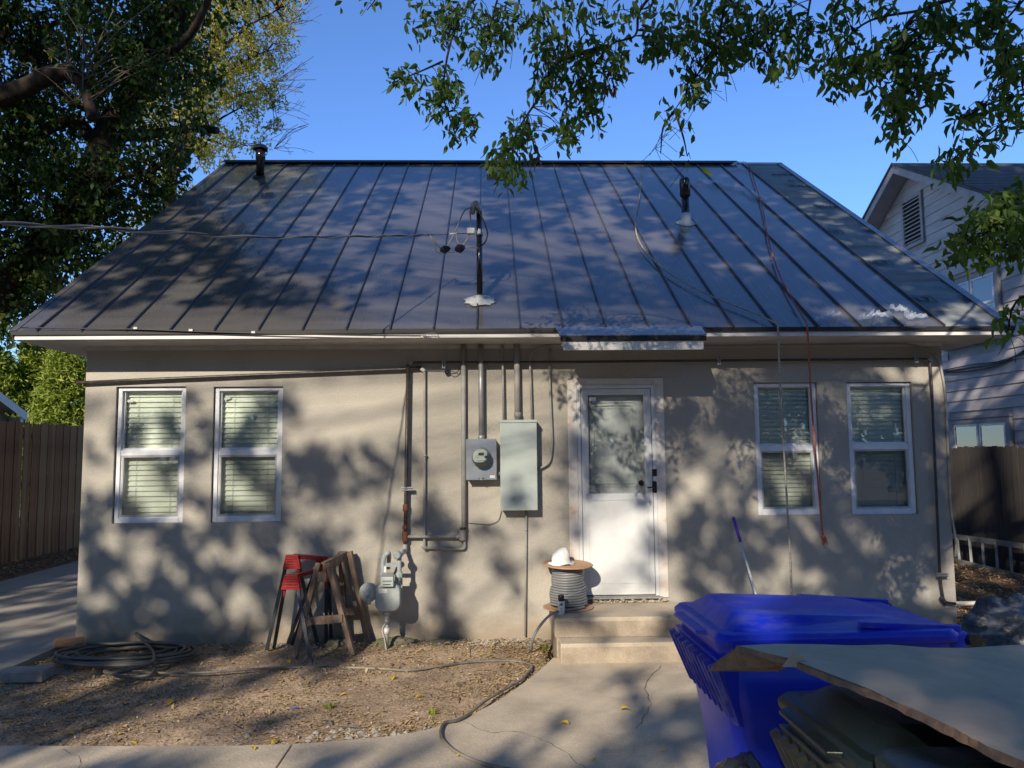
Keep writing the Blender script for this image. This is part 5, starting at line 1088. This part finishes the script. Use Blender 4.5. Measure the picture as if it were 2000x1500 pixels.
# --- yellow-green tree behind
T2 = thing('tree', 'sunlit yellow green tree behind the dark one, beside the roof ridge', 'tree', (-7.6, 12.5, 0))
d2 = 20
LM2 = [([Vector((-7.6, 12.5, 0)), tp(330, 420, d2), tp(360, 300, d2), tp(400, 150, d2), tp(430, 0, d2), tp(440, -160, d2)], .22, .05)]
for a, b2 in (((360, 300), (470, 210)), ((390, 190), (520, 100)), ((410, 120), (540, 20)), ((365, 280), (450, 290)), ((420, 40), (500, -100)), ((380, 230), (540, 170))): LM2.append(([tp(*a, d2), tp((a[0]+b2[0])/2, (a[1]+b2[1])/2-12, d2), tp(*b2, d2)], .05, .02))
limbs('trunk', 'bark', T2, LM2[:1]); limbs('limb', 'bark', T2, LM2[1:])
B2 = [(440, 60, 20, 1.2), (500, 40, 20, .95), (560, 30, 20.3, .55), (480, 130, 20, 1.1), (540, 110, 20.2, .55), (420, 190, 20, 1.0), (500, 200, 19.8, .7), (545, 190, 20, .35), (430, 260, 19.8, .8), (500, 262, 20, .45), (350, 270, 20.3, 1.1), (330, 380, 20, .9), (385, 310, 19.8, .45), (380, 100, 20.5, 1.2), (300, 180, 20.8, 1.4), (460, -60, 20, 1.2), (560, -40, 20, .7), (280, 470, 20.5, 1.0), (200, 560, 21, 1.0), (350, -50, 20.5, 1.3), (540, 240, 20, .18)]
C2 = crown(T2, B2, 46, .30, (.08, .14), 'leafyel', 30, droop=.4, Wf=.42)
twigs(T2, C2, LM2, 'bark', .010, 1, 3)
s = B()
for k in range(70):
    x, y = random.choice([(545, 100), (560, 150), (550, 200), (575, 40), (520, 270), (560, 280), (540, 240)]); a = tp(x-25, y+10, d2); b2 = tp(x+random.uniform(0, 60), y+random.uniform(-45, 35), d2); m_ = a.lerp(b2, .55)+Vector((0, 0, random.uniform(-.12, .15))); s.tube(curve([a, m_, b2], 3), .0065, 3, False)
    c_ = m_.lerp(b2, .4); s.tube([c_, c_+Vector((random.uniform(0, .3), 0, random.uniform(-.2, .3)))], .005, 3, False)
stuff(s.build('bare_shoots', 'barkpale', T2, fix=False))
# --- conifers beyond the left fence
def conifer(lab, px, pyb, pyt, d, wd):
    b = tp(px, 880, d); top = tp(px, pyt, d); t = thing('conifer', lab, 'conifer', (b.x, b.y, 0))
    limbs('trunk', 'bark', t, [([Vector((b.x, b.y, 0)), Vector((b.x, b.y, top.z*.6)), Vector((b.x, b.y, top.z))], .14, .02)])
    n = 620; hh = rng.uniform(.12, 1, n); an = rng.uniform(0, 6.28, n); rr = wd*(1.08-hh**1.7)*rng.uniform(.5, 1, n)
    Cc = np.stack([b.x+rr*np.cos(an), b.y+rr*np.sin(an), top.z*hh-rr*.12], 1); P = np.repeat(Cc, 34, 0)+ball(n*34)*np.array([.34, .34, .09]); V, T = leaves(P, (.10, .22), .28, .1, flat=.25); stuff(fastmesh('crown', V, T, 'leafcedar', t))
conifer('bright green conifer seen over the left fence, nearest the house corner', 128, 820, 655, 21, 1.15); conifer('bright green conifer standing over the garage roof', 62, 820, 668, 22.5, 1.35); conifer('bright green conifer at the very left edge above the fence', -15, 800, 690, 21.5, 1.3)
#=====PART5
# --- the large tree overhead: boughs hang into the top of the view, its crown behind the camera shades the yard
T3 = thing('tree', 'large tree whose leafy boughs hang into the top and right of the view', 'tree', (3.6, -12.5, 0))
q3 = lambda x, y, d: atd(x, y, d)
OV = [(880, 40, 4.9, 85, 48, 9), (800, 150, 4.9, 34, 24, 2), (785, 158, 4.9, 22, 12, 1), (865, 175, 4.8, 42, 38, 5), (905, 228, 4.8, 32, 20, 3), (862, 215, 4.8, 20, 14, 1.5), (888, 262, 4.8, 17, 14, 1.2), (950, 90, 4.8, 45, 45, 5), (1000, 45, 4.8, 90, 45, 8), (1090, 110, 4.6, 55, 60, 8), (1135, 175, 4.6, 42, 48, 6), (1065, 160, 4.6, 30, 35, 3),
      (1010, 262, 4.5, 42, 30, 4.5), (1100, 265, 4.5, 24, 18, 2), (980, 318, 4.5, 33, 33, 4), (1000, 340, 4.5, 16, 14, 1), (1182, 110, 4.6, 45, 50, 5), (1160, 235, 4.6, 10, 22, .9), (1120, 230, 4.6, 25, 14, 1.6), (1260, 15, 4.5, 90, 14, 2.5), (1330, 60, 4.4, 80, 45, 8), (1290, 90, 4.4, 26, 24, 2.5), (1400, 100, 4.4, 60, 55, 7), (1450, 60, 4.4, 55, 50, 6),
      (1345, 150, 4.4, 32, 28, 2.2), (1368, 190, 4.4, 22, 20, 1.2), (1318, 218, 4.4, 15, 14, .7), (1500, 60, 4.3, 45, 45, 4.5), (1515, 120, 4.3, 28, 22, 2.5), (1580, 55, 4.3, 30, 38, 2.6), (1572, 100, 4.3, 18, 14, 1), (1620, 50, 4.2, 50, 30, 1.6), (1640, 78, 4.2, 35, 18, 1.4), (1620, 118, 4.2, 30, 26, 2.4), (1640, 150, 4.2, 30, 24, 2.6), (1700, 130, 4.1, 55, 42, 6),
      (1760, 90, 4.1, 45, 65, 7), (1790, 165, 4.1, 52, 36, 6), (1740, 190, 4.1, 34, 28, 4), (1760, 232, 4.1, 26, 26, 2.6), (1750, 262, 4.1, 18, 12, 1), (1850, 55, 4.0, 55, 40, 5.5), (1815, 45, 4.0, 35, 35, 3), (1940, 40, 4.0, 50, 48, 6.5), (1965, 100, 4.0, 30, 42, 4.5), (1975, 150, 4.0, 28, 20, 2), (1940, 140, 4.0, 14, 10, .5), (1950, 195, 3.9, 45, 18, 2.4), (1975, 240, 3.9, 25, 16, 1.6), (1905, 215, 3.9, 26, 14, 1.5), (1880, 232, 3.9, 14, 10, .7),
      (1905, 285, 3.9, 26, 15, 1.6), (1860, 310, 3.9, 22, 14, 1.4), (1850, 330, 3.9, 12, 10, .6), (1470, 10, 4.3, 120, 12, 3.2), (1700, 10, 4.2, 150, 12, 2.5), (720, 5, 5.0, 14, 8, .5), (650, 5, 5.4, 18, 8, .5), (1345, 312, 4.4, 6, 12, .25), (1100, 20, 4.6, 90, 25, 4),
      (1920, 430, 3.7, 48, 36, 5), (1970, 420, 3.7, 40, 42, 6), (1880, 480, 3.7, 36, 20, 2.2), (1930, 490, 3.7, 40, 20, 2.5), (1990, 480, 3.7, 24, 34, 3), (1985, 380, 3.7, 18, 14, 1.5), (1850, 500, 3.7, 16, 12, .6), (1985, 592, 3.6, 14, 20, .5), (1970, 655, 3.6, 18, 14, .9)]
PB = [[(2150, -260, 4.6), (1990, -60, 4.3), (1800, 20, 4.15), (1760, 90, 4.1), (1770, 160, 4.1), (1750, 262, 4.1)], [(1990, -60, 4.3), (1600, -70, 4.3), (1420, -10, 4.4), (1300, -20, 4.5), (1250, 20, 4.5), (1240, 70, 4.55), (1190, 90, 4.6), (1130, 170, 4.6)], [(1300, -20, 4.5), (1100, -60, 4.7), (980, -30, 4.8), (900, 30, 4.9), (865, 170, 4.8), (888, 262, 4.8)], [(1190, 90, 4.6), (1090, 120, 4.6), (1060, 180, 4.55), (1020, 240, 4.5), (980, 320, 4.5)],
      [(980, -30, 4.8), (960, 40, 4.8), (945, 110, 4.8)], [(865, 120, 4.85), (820, 140, 4.9), (770, 160, 4.9)], [(1420, -10, 4.4), (1400, 80, 4.4), (1360, 150, 4.4), (1318, 215, 4.4)], [(1420, -10, 4.4), (1470, 60, 4.4), (1510, 120, 4.3)], [(1600, -70, 4.3), (1580, 20, 4.3), (1575, 100, 4.3)], [(1800, 20, 4.15), (1700, 40, 4.2), (1640, 90, 4.2), (1620, 120, 4.2)], [(1760, 110, 4.1), (1720, 150, 4.1), (1640, 150, 4.2)],
      [(2100, -100, 4.2), (1990, 10, 4.0), (1960, 60, 4.0), (1975, 150, 4.0)], [(2130, 60, 4.0), (2020, 180, 3.9), (1960, 240, 3.9), (1900, 285, 3.9), (1850, 325, 3.9)], [(2020, 180, 3.9), (1940, 200, 3.9), (1880, 232, 3.9)], [(2260, 300, 3.8), (2060, 400, 3.7), (1960, 440, 3.7), (1880, 480, 3.7)], [(2060, 400, 3.7), (1980, 470, 3.7), (1930, 495, 3.7)], [(2160, 560, 3.6), (2040, 570, 3.6), (1985, 590, 3.6), (1968, 650, 3.6)],
      [(1318, 215, 4.4), (1295, 250, 4.4), (1290, 300, 4.4)], [(1318, 215, 4.4), (1335, 270, 4.4), (1342, 305, 4.4)], [(720, -60, 5.1), (735, -10, 5.0), (717, 20, 5.0)]]
hubs = [Vector((1.5, -9.5, 6.2)), Vector((4.2, -6.8, 5.6))]
BR = []
for i, p in enumerate(PB): BR.append(([q3(*a) for a in p], .016 if i < 4 else .008, .003))
fork = Vector((3.5, -12.3, 3.2))
BIG = [([Vector((3.6, -12.5, -.1)), Vector((3.62, -12.45, 1.6)), fork], .42, .34), ([fork, Vector((4.0, -10.5, 5.2)), Vector((4.3, -8, 5.7)), q3(2150, -260, 4.6)], .20, .017), ([fork, Vector((2.2, -13.5, 6)), Vector((0, -15, 9)), Vector((-3, -17, 12))], .18, .06), ([fork, Vector((5, -13, 6)), Vector((7, -14, 10))], .2, .07),
       ([Vector((0, -15, 9)), Vector((.6, -13.5, 12)), Vector((1, -11, 14.5))], .12, .05), ([Vector((4.3, -8, 5.7)), Vector((4.2, -6.5, 5)), q3(2130, 60, 4.0)], .05, .012), ([Vector((4.2, -6.5, 5)), Vector((4.0, -5.6, 4)), q3(2260, 300, 3.8)], .03, .01), ([Vector((4.0, -5.6, 4)), q3(2160, 560, 3.6)], .02, .008)]
limbs('trunk', 'bark', T3, BIG[:1]); limbs('limb', 'bark', T3, BIG[1:]); limbs('branch', 'bark', T3, BR)
# hanging leaves: clumps of a few leaves on fine stalks
P_ = []; stalks = B(); brp = np.array([tuple(v) for q, _, _ in BR for v in curve(q, 4)])
for x, y, d, rx, ry, w in OV:
    for k in range(max(1, int(w*3.6))):
        u = ball(1)[0]; c = np.array(q3(x+u[0]*rx, y+u[1]*ry, d+u[2]*.35)); n = random.randint(5, 11); P_.append(c+ball(n)*.085*np.array([1, 1, 1.1]))
        j = np.argmin(np.linalg.norm(brp-c, axis=1)); a = Vector(brp[j]); 
        if (a-Vector(c)).length < 1.0: stalks.tube([a, a.lerp(Vector(c), .5)+Vector((0, 0, .03)), Vector(c)], [.0035, .0025, .0015], 3, False)
P_ = np.concatenate(P_)
for k in range(60):     # bare hanging twigs
    x, y, d, rx, ry, w = random.choice(OV); a = q3(x, y, d); b2 = q3(x+random.uniform(-45, 45), y+ry+random.uniform(0, 45), d); stalks.tube(curve([a, a.lerp(b2, .6)+Vector((.01, 0, .01)), b2], 2), .0017, 3, False)
for x, y in ((1290, 270), (1300, 240), (1280, 290), (1330, 250), (1390, 175), (1560, 130)):
    for k in range(6): a = q3(x, y, 4.4); b2 = q3(x+random.uniform(-35, 35), y+random.uniform(-30, 35), 4.4); stalks.tube([a, b2], .0017, 3, False)
stuff(stalks.build('twigs', 'bark', T3, fix=False))
nb_ = 300
order = np.argsort(np.linalg.norm(P_-np.array(CAM), axis=1)+rng.uniform(0, 1.2, len(P_))); near = order[:nb_]; far = order[nb_:]
V, T = leaves(P_[far], (.045, .080), .42, .75, 'full'); stuff(fastmesh('leaf_mass', V, T, 'leafmid', T3))
lv, lt = LEAF['full']; protos = []
for k in range(5):
    L = .050+.007*k; me = bpy.data.meshes.new('leaf'); me.from_pydata([(a*L, b2*L*.48, c*L*(.6+.4*k)) for a, b2, c in lv], [], [tuple(t) for t in lt]); me.materials.append(M['leafmid']); protos.append(me)
for i in near:
    o = bpy.data.objects.new('leaf', random.choice(protos)); COL.objects.link(o); o.parent = T3; ax = Vector((random.gauss(0, .8), random.gauss(0, .8), -1.2+random.gauss(0, .5)))
    o.location = Vector(P_[i])-Vector(T3['_b']); o.rotation_mode = 'QUATERNION'; o.rotation_quaternion = ax.to_track_quat('X', random.choice('YZ'))
V, T = leaves(np.array([np.array(q3(1200+random.uniform(-22, 22), 150+random.uniform(-22, 25), 4.6)) for k in range(30)]+[np.array(q3(1040+random.uniform(-12, 12), 300+random.uniform(-12, 12), 4.5)) for k in range(12)]), (.05, .08), .4, .8, 'full'); stuff(fastmesh('withered_leaves', V, T, 'leafbrown', T3))

# shade crown: leaf clumps of the same tree, standing back along the sun's rays from where the photo shows shade
ROOFG = ["9999999955555443322111110589999999998999", "9999999966665543200113332599999999699999", "9999997776654421104542225999999999999999", "9999988888665431100011112689999999999999", "9999888888776432110112447899999999999999", "9766668888876543210345688999999999999999", "5555567777765543211136888999999999999999"]
WALLG = ["5554334432332100000000444555544344453767", "5555434545443210000100234444446544556757", "7554455655444321110101333344556655776777", "6555555656654322111012344434567755766777", "6665555666655433211111322344566765776777", "6556565666654333222232222235676776777887", "6545566777754434332211111124676888888887", "5555567777765543322211101145777788887753", "4546566777765544322211100124777788876643", "5556677777766552221111000012457778887633", "5555777777765552221111100011466777776633"]
GRNDG = {1050: "7887777777", 1100: "67777777777777777777777777777777777755", 1150: "7778888888", 1200: "67788888888877322211112222333333557755", 1250: "8899999987888820000000011233444455577777", 1300: "9999999987643100000000112234555566677777", 1350: "9999997532211000000001233445566666777777", 1400: "9998643222110000000012344556777777777777", 1450: "7654433433333455544334456677777777777777"}
def dig(g, r, px):
    row = g[max(0, min(len(g)-1, r))]; return int(row[max(0, min(len(row)-1, int(px//50)))])
def shade_roof(p):
    u = to_px(p); 
    if u is None: return 6
    return dig(ROOFG, int((u[1]-300)//50), u[0])
def shade_wall(p):
    u = to_px(p); return dig(WALLG, int((u[1]-725)//50), u[0])
def shade_grnd(p):
    u = to_px(p)
    if u is None or u[1] > 1500: return 5.5
    if u[0] < 0 or u[0] > 2000: return 7
    k = max([r for r in GRNDG if r <= u[1]], default=1050); row = GRNDG[k]; return int(row[min(len(row)-1, int(u[0]//50))])
SV = -np.array(SUN); E1 = SUN.cross(Vector((0, 0, 1))).normalized(); E2 = SUN.cross(E1)
jobs = []
def job(area, n_per, fn, gen, s0, s1): jobs.append((int(area*n_per), fn, gen, s0, s1))
DEN = 76.0
U = random.uniform
job(9.5*6.9*.84, DEN*1.1, shade_roof, lambda: rp(U(RXL-.3, RXR+.2), U(.55, SL+.1)), 10.5, 17)
job(8.6*2.9*.83, DEN, shade_wall, lambda: Vector((U(XL, XR), 0, U(0, 2.38))), 13, 19)
job(17*8*.455, DEN, shade_grnd, lambda: Vector((U(-8.5, 8), U(-7.5, .2), 0)), 15, 22)
job(3.2*10*.6, DEN, lambda p: 7, lambda: Vector((U(-8.2, -4), U(-1, 8), 0)), 15, 22)
job(3*8*.455, DEN, lambda p: 6.2, lambda: Vector((U(4.7, 8), U(0, 8), .1)), 15, 22)
job(2.6*2.6, DEN, lambda p: 3.8 if p.y > -5.2 else 5.2, lambda: Vector((U(.6, 2.8), U(-6.8, -4.1), 1.12)), 14, 20)
job(12*9*.33, DEN, lambda p: 7.6, lambda: Vector((NX, U(3, 14), U(1, 8))), 12, 22)
job(10*11*.8, DEN*.8, lambda p: 7.6, lambda: Vector((U(-12, -4.3), 3.0, U(3.2, 14))), 9.5, 16)
job(12*2.4*.33, DEN, lambda p: 8, lambda: Vector((-8.2, U(-1, 12), U(0, 2.4))), 15, 22)
cl = []
for n, fn, gen, s0, s1 in jobs:
    for k in range(n):
        p = gen(); d = fn(p)/10; u_, v_ = p.dot(E1), p.dot(E2)             # clumped like boughs: dense masses with clear gaps
        n_ = noise.noise(Vector((u_*2.4, v_*2.4, 1.7)))*.36+noise.noise(Vector((u_*5.2, v_*5.2, 8.1)))*.40+noise.noise(Vector((u_*10, v_*10, 3.3)))*.34
        q_ = .5+.5*math.erf(n_/.22)
        if d > .85 or (q_ < d*1.06-.03 and random.random() < .95):
            cl.append(np.array(p)+SV*U(s0, s1))
cl = np.array(cl); vis, _, _ = inframe(cl, 90); cl = cl[~vis]; cl = cl[(cl[:, 2] > 2.6)]
kk = 8; P = np.repeat(cl, kk, 0)+ball(len(cl)*kk)*.10*rng.uniform(.5, 1.3, size=(len(cl), 1)).repeat(kk, 0)
V, T = leaves(P, (.11, .21), .66, .3); stuff(fastmesh('crown', V, T, 'leafmid', T3)); print('shade leaves', len(P))
hc = np.stack([rng.uniform(-8.5, 9.5, 900), rng.uniform(-13, -.3, 900), rng.uniform(13.6, 17, 900)], 1); vis, _, _ = inframe(hc, 200); hc = hc[~vis]
P = np.repeat(hc, 20, 0)+ball(len(hc)*20)*.6; V, T = leaves(P, (.24, .40), .6, .2); stuff(fastmesh('added_sky_block', V, T, 'leafmid', T3))  # unseen high leaf layer, added to cut the blue sky light on the yard
tw = B(); bp_ = np.array([tuple(v) for q, _, _ in BIG[2:5] for v in curve(q, 4)])
for c in cl[::30]:
    j = np.argmin(np.linalg.norm(bp_-c, axis=1)); a = Vector(bp_[j]); c = Vector(c); m_ = a.lerp(c, .5)+Vector((0, 0, .3))
    if not inframe(np.array([m_]), 60)[0][0]: tw.tube([a, m_, c], [.012, .008, .004], 3, False)
stuff(tw.build('twigs', 'bark', T3, fix=False))
#=====PART6
# --- unseen trees added around the camera: block low sky, darken window reflections
BK = [(-17, -20, 8.6, 4.6, 'leafy tree added behind the camera at the far left'), (-10.5, -22.5, 8.6, 4.4, 'leafy tree added behind the camera, second from the left'), (-4, -24, 9.0, 4.6, 'leafy tree added behind the camera near the middle'), (3, -23, 8.8, 4.6, 'leafy tree added behind the camera just right of the middle'), (9.5, -22, 8.6, 4.4, 'leafy tree added behind the camera, second from the right'), (15.5, -18, 8.4, 4.6, 'leafy tree added behind the camera at the far right'), (17, -9, 8, 4.4, 'leafy tree added out of view beyond the right side yard'), (-20, -11, 8, 4.6, 'leafy tree added out of view beyond the left driveway')]
for i, (x, y, h, r, lab) in enumerate(BK):
    t = thing('tree', lab, 'tree', (x, y, 0))
    limbs('trunk', 'bark', t, [([Vector((x, y, -.1)), Vector((x+.2, y, h*.35)), Vector((x, y+.3, h*.8))], .25, .06)])
    C = np.array([x, y, h*.52])+ball(460)*np.array([r, r*.8, h*.48]); P = np.repeat(C, 26, 0)+ball(460*26)*.5; V, T = leaves(P, (.26, .44), .6, .3); stuff(fastmesh('crown', V, T, 'leafdark', t))

# ================================================================== GROUND LITTER
def zdirt(P): return gz(P[:, 0], P[:, 1])
def scatter(n, dens):
    x = rng.uniform(-4.1, .75, n*3); y = rng.uniform(-3.2, -.02, n*3); ok = (y > walkedge(x)+.03) & ~((x > .5) & (y > -1)); x, y = x[ok], y[ok]
    d = dens(x, y); k = rng.random(len(x)) < d; return x[k][:n], y[k][:n]
def flatleaves(n, dens, Lr, Wf, m, name, dz=.004, fl=.93):
    x, y = scatter(n, dens); P = np.stack([x, y, gz(x, y)+dz], 1); V, T = leaves(P, Lr, Wf, .0, 'quad', flat=fl); stuff(fastmesh(name, V, T, m))
    return len(x)
patch = lambda x, y: np.clip(.5+1.6*vnoise(x, y, 1.7, 11)+.8*vnoise(x, y, 5, 12), .02, 1)
flatleaves(9000, lambda x, y: np.clip(.22+.8*np.exp(-((x-.2)/1.0)**2)+.6*np.exp(y/.25), 0, 1)*patch(x, y), (.018, .058), .42, 'litter', 'leaf_litter', .006, .85)
flatleaves(26000, lambda x, y: np.clip(.25+.9*patch(x, y), 0, 1), (.006, .020), .6, 'chips', 'soil_crumbs', .003, .6)
x, y = rng.uniform(4.65, 7.3, 6000), rng.uniform(-2.2, 9, 6000); P = np.stack([x, y, .05+.008*(x-4.6)+.02*rng.random(6000)], 1); V, T = leaves(P, (.03, .09), .35, 0, 'quad', flat=.8); stuff(fastmesh('mulch_chips', V, T, 'litter'))
x, y = rng.uniform(-8.0, -7.15, 1500), rng.uniform(-2, 10, 1500); P = np.stack([x, y, .045+.02*rng.random(1500)], 1); V, T = leaves(P, (.03, .10), .35, 0, 'quad', flat=.7); stuff(fastmesh('leaf_litter', V, T, 'litter'))
def pebbles(n, gen, rr, m, name):
    s = B(); ico = [(0, 0, 1), (.9, 0, .2), (.28, .85, .2), (-.72, .53, .2), (-.72, -.53, .2), (.28, -.85, .2), (0, 0, -.5)]
    for k in range(n):
        x, y = gen(); r = random.uniform(*rr); a = random.uniform(0, 6.28); z = float(gz(np.array([x]), np.array([y]))[0]); c, q = math.cos(a), math.sin(a); fx, fy, fz = random.uniform(.7, 1.4), random.uniform(.6, 1.1), random.uniform(.4, .9)
        s.add([(x+(v[0]*fx*c-v[1]*fy*q)*r, y+(v[0]*fx*q+v[1]*fy*c)*r, z+v[2]*fz*r*random.uniform(.8, 1.2)) for v in ico], [(0, i, i % 5+1) for i in range(1, 6)]+[(6, i % 5+1, i) for i in range(1, 6)])
    return stuff(s.build(name, m, fix=False))
pebbles(520, lambda: (random.uniform(-3.9, .5), -abs(random.gauss(.0, .14))-.02), (.008, .024), 'stone', 'gravel')
pebbles(260, lambda: (random.gauss(.15, .35), -abs(random.gauss(.1, .12))-.02), (.010, .026), 'stone', 'gravel')
rc = g0(665, 1425); pebbles(45, lambda: (rc.x+random.gauss(0, .22), rc.y+random.gauss(0, .10)), (.008, .035), 'stone', 'rubble')
rc2 = g0(660, 1415); pebbles(7, lambda: (rc2.x+random.gauss(0, .16), rc2.y+random.gauss(0, .05)), (.02, .045), 'stone', 'rubble')
pebbles(300, lambda: (random.uniform(-4, .5), random.uniform(-2.4, -.2)), (.004, .014), 'stone', 'gravel')
for i, (x, y, r, lab) in enumerate([(775, 1248, .13, 'mossy lump at the foot of the gas meter pipe'), (865, 1246, .08, 'small mossy lump against the wall between the meter and the steps'), (655, 1257, .12, 'mossy lump on the ground under the wooden sawhorse')]):
    q = g0(x, y); o = blob('mossy_stone', (q.x, min(q.y, -.10), .0), (r*1.5, r*.8, r*.45), 'moss', i+20, .5, 3); tag(o, lab, 'stone')
s = B()
for k in range(46):
    x, y = random.uniform(-3.9, .3), random.uniform(-2.4, -.1)
    if y < float(walkedge(x))+.08: continue
    z = float(gz(np.array([x]), np.array([y]))[0])+.01; a = random.uniform(0, 6.28); l = random.uniform(.06, .28); s.tube(curve([Vector((x, y, z)), Vector((x+l*.5*math.cos(a), y+l*.5*math.sin(a), z+.012)), Vector((x+l*math.cos(a+.3), y+l*math.sin(a+.3), z))], 3), random.uniform(.002, .005), 4)
stuff(s.build('twig_litter', 'barkpale', fix=False))
# separate fallen yellow leaves
ym = []
for k in range(4):
    L = .055+.008*k; me = bpy.data.meshes.new('fallen_leaf'); me.from_pydata([(a*L, b2*L*.6, c*L*(1+.5*k)+.008) for a, b2, c in lv], [], [tuple(t) for t in lt]); me.materials.append(M['fallen'] if k % 2 == 0 else M['litter']); ym.append(me)
FLP = [(68, 1328, .05), (135, 1321), (186, 1282), (115, 1362), (195, 1362), (382, 1355), (339, 1363), (331, 1304), (177, 1420), (129, 1432), (231, 1429), (253, 1447), (517, 1341), (537, 1303), (475, 1318), (547, 1316), (423, 1333), (471, 1444), (543, 1434), (273, 1254), (735, 1263), (827, 1350), (677, 1349), (885, 1292), (799, 1441), (925, 1380), (1065, 1305), (775, 1319), (626, 1309), (742, 1270), (655, 1285), (690, 1290), (880, 1262), (960, 1265), (600, 1330), (700, 1330), (980, 1330), (1030, 1300), (850, 1400), (560, 1290)]
for i, f in enumerate(FLP+[(495, 1462), (1158, 1489), (1212, 1389), (1226, 1292), (1300, 1470), (1112, 1418), (905, 1478)]):
    q = g0(f[0], f[1]); on = i >= len(FLP); z = .004 if on else float(gz(np.array([q.x]), np.array([q.y]))[0])+.006
    if i == 0: z = .056
    o = bpy.data.objects.new('fallen_leaf', ym[0 if i % 3 else 2] if on or i % 4 else ym[1]); COL.objects.link(o); o.location = (q.x, q.y, z); o.rotation_euler = (random.uniform(-.3, .3), random.uniform(-.3, .3), random.uniform(0, 6.28))
    if on: tag(o, 'yellow leaf fallen on the bare concrete walk', 'leaf', 'leaves fallen on the concrete')
    elif i == 0: tag(o, 'yellow leaf lying on the grey concrete block', 'leaf')
    else:
        k_ = 0 if f[0] < 400 and f[1] < 1370 else 1 if f[0] < 600 and f[1] >= 1345 else 2 if f[0] < 760 and f[1] < 1335 else 3 if f[0] > 900 else 4
        tag(o, ['yellow leaf fallen on the dark dirt around the hose coil', 'yellow leaf fallen on the dirt near the front walk edge at the left', 'yellow leaf fallen on the dirt around the sawhorse feet', 'yellow leaf fallen on the dirt beside the curved walk and the steps', 'yellow leaf fallen on the open dirt in front of the gas meter'][k_], 'leaf', ['leaves by the hose coil', 'leaves by the front walk edge', 'leaves by the sawhorses', 'leaves by the steps', 'leaves before the gas meter'][k_])
q = g0(575, 1374); z = float(gz(np.array([q.x]), np.array([q.y]))[0]); tag(B().add([(q.x-.02, q.y-.012, z+.008), (q.x+.025, q.y-.008, z+.012), (q.x+.02, q.y+.014, z+.02), (q.x-.018, q.y+.01, z+.01)], [(0, 1, 2, 3)]).build('plastic_scrap', 'bluerib', base=q, fix=False), 'tiny bright blue scrap of plastic on the dirt', 'scrap')
wx = [(g0(1064, 1268), 'small green weed tuft sprouting beside the concrete steps'), (g0(640, 1374), 'small green weed in the open dirt below the sawhorses'), (g0(845, 1382), 'small green weed in the open dirt halfway to the walk')]
for q, lab in wx:
    z = float(gz(np.array([q.x]), np.array([q.y]))[0]); P = np.array([q.x, q.y, z+.01])+ball(26)*np.array([.035, .03, .01]); V, T = leaves(P, (.025, .05), .4, -.8, 'full'); tag(fastmesh('weed', V, T, 'leafcedar'), lab, 'weed')
for o in list(COL.objects):
    if '_b' in o: del o['_b']
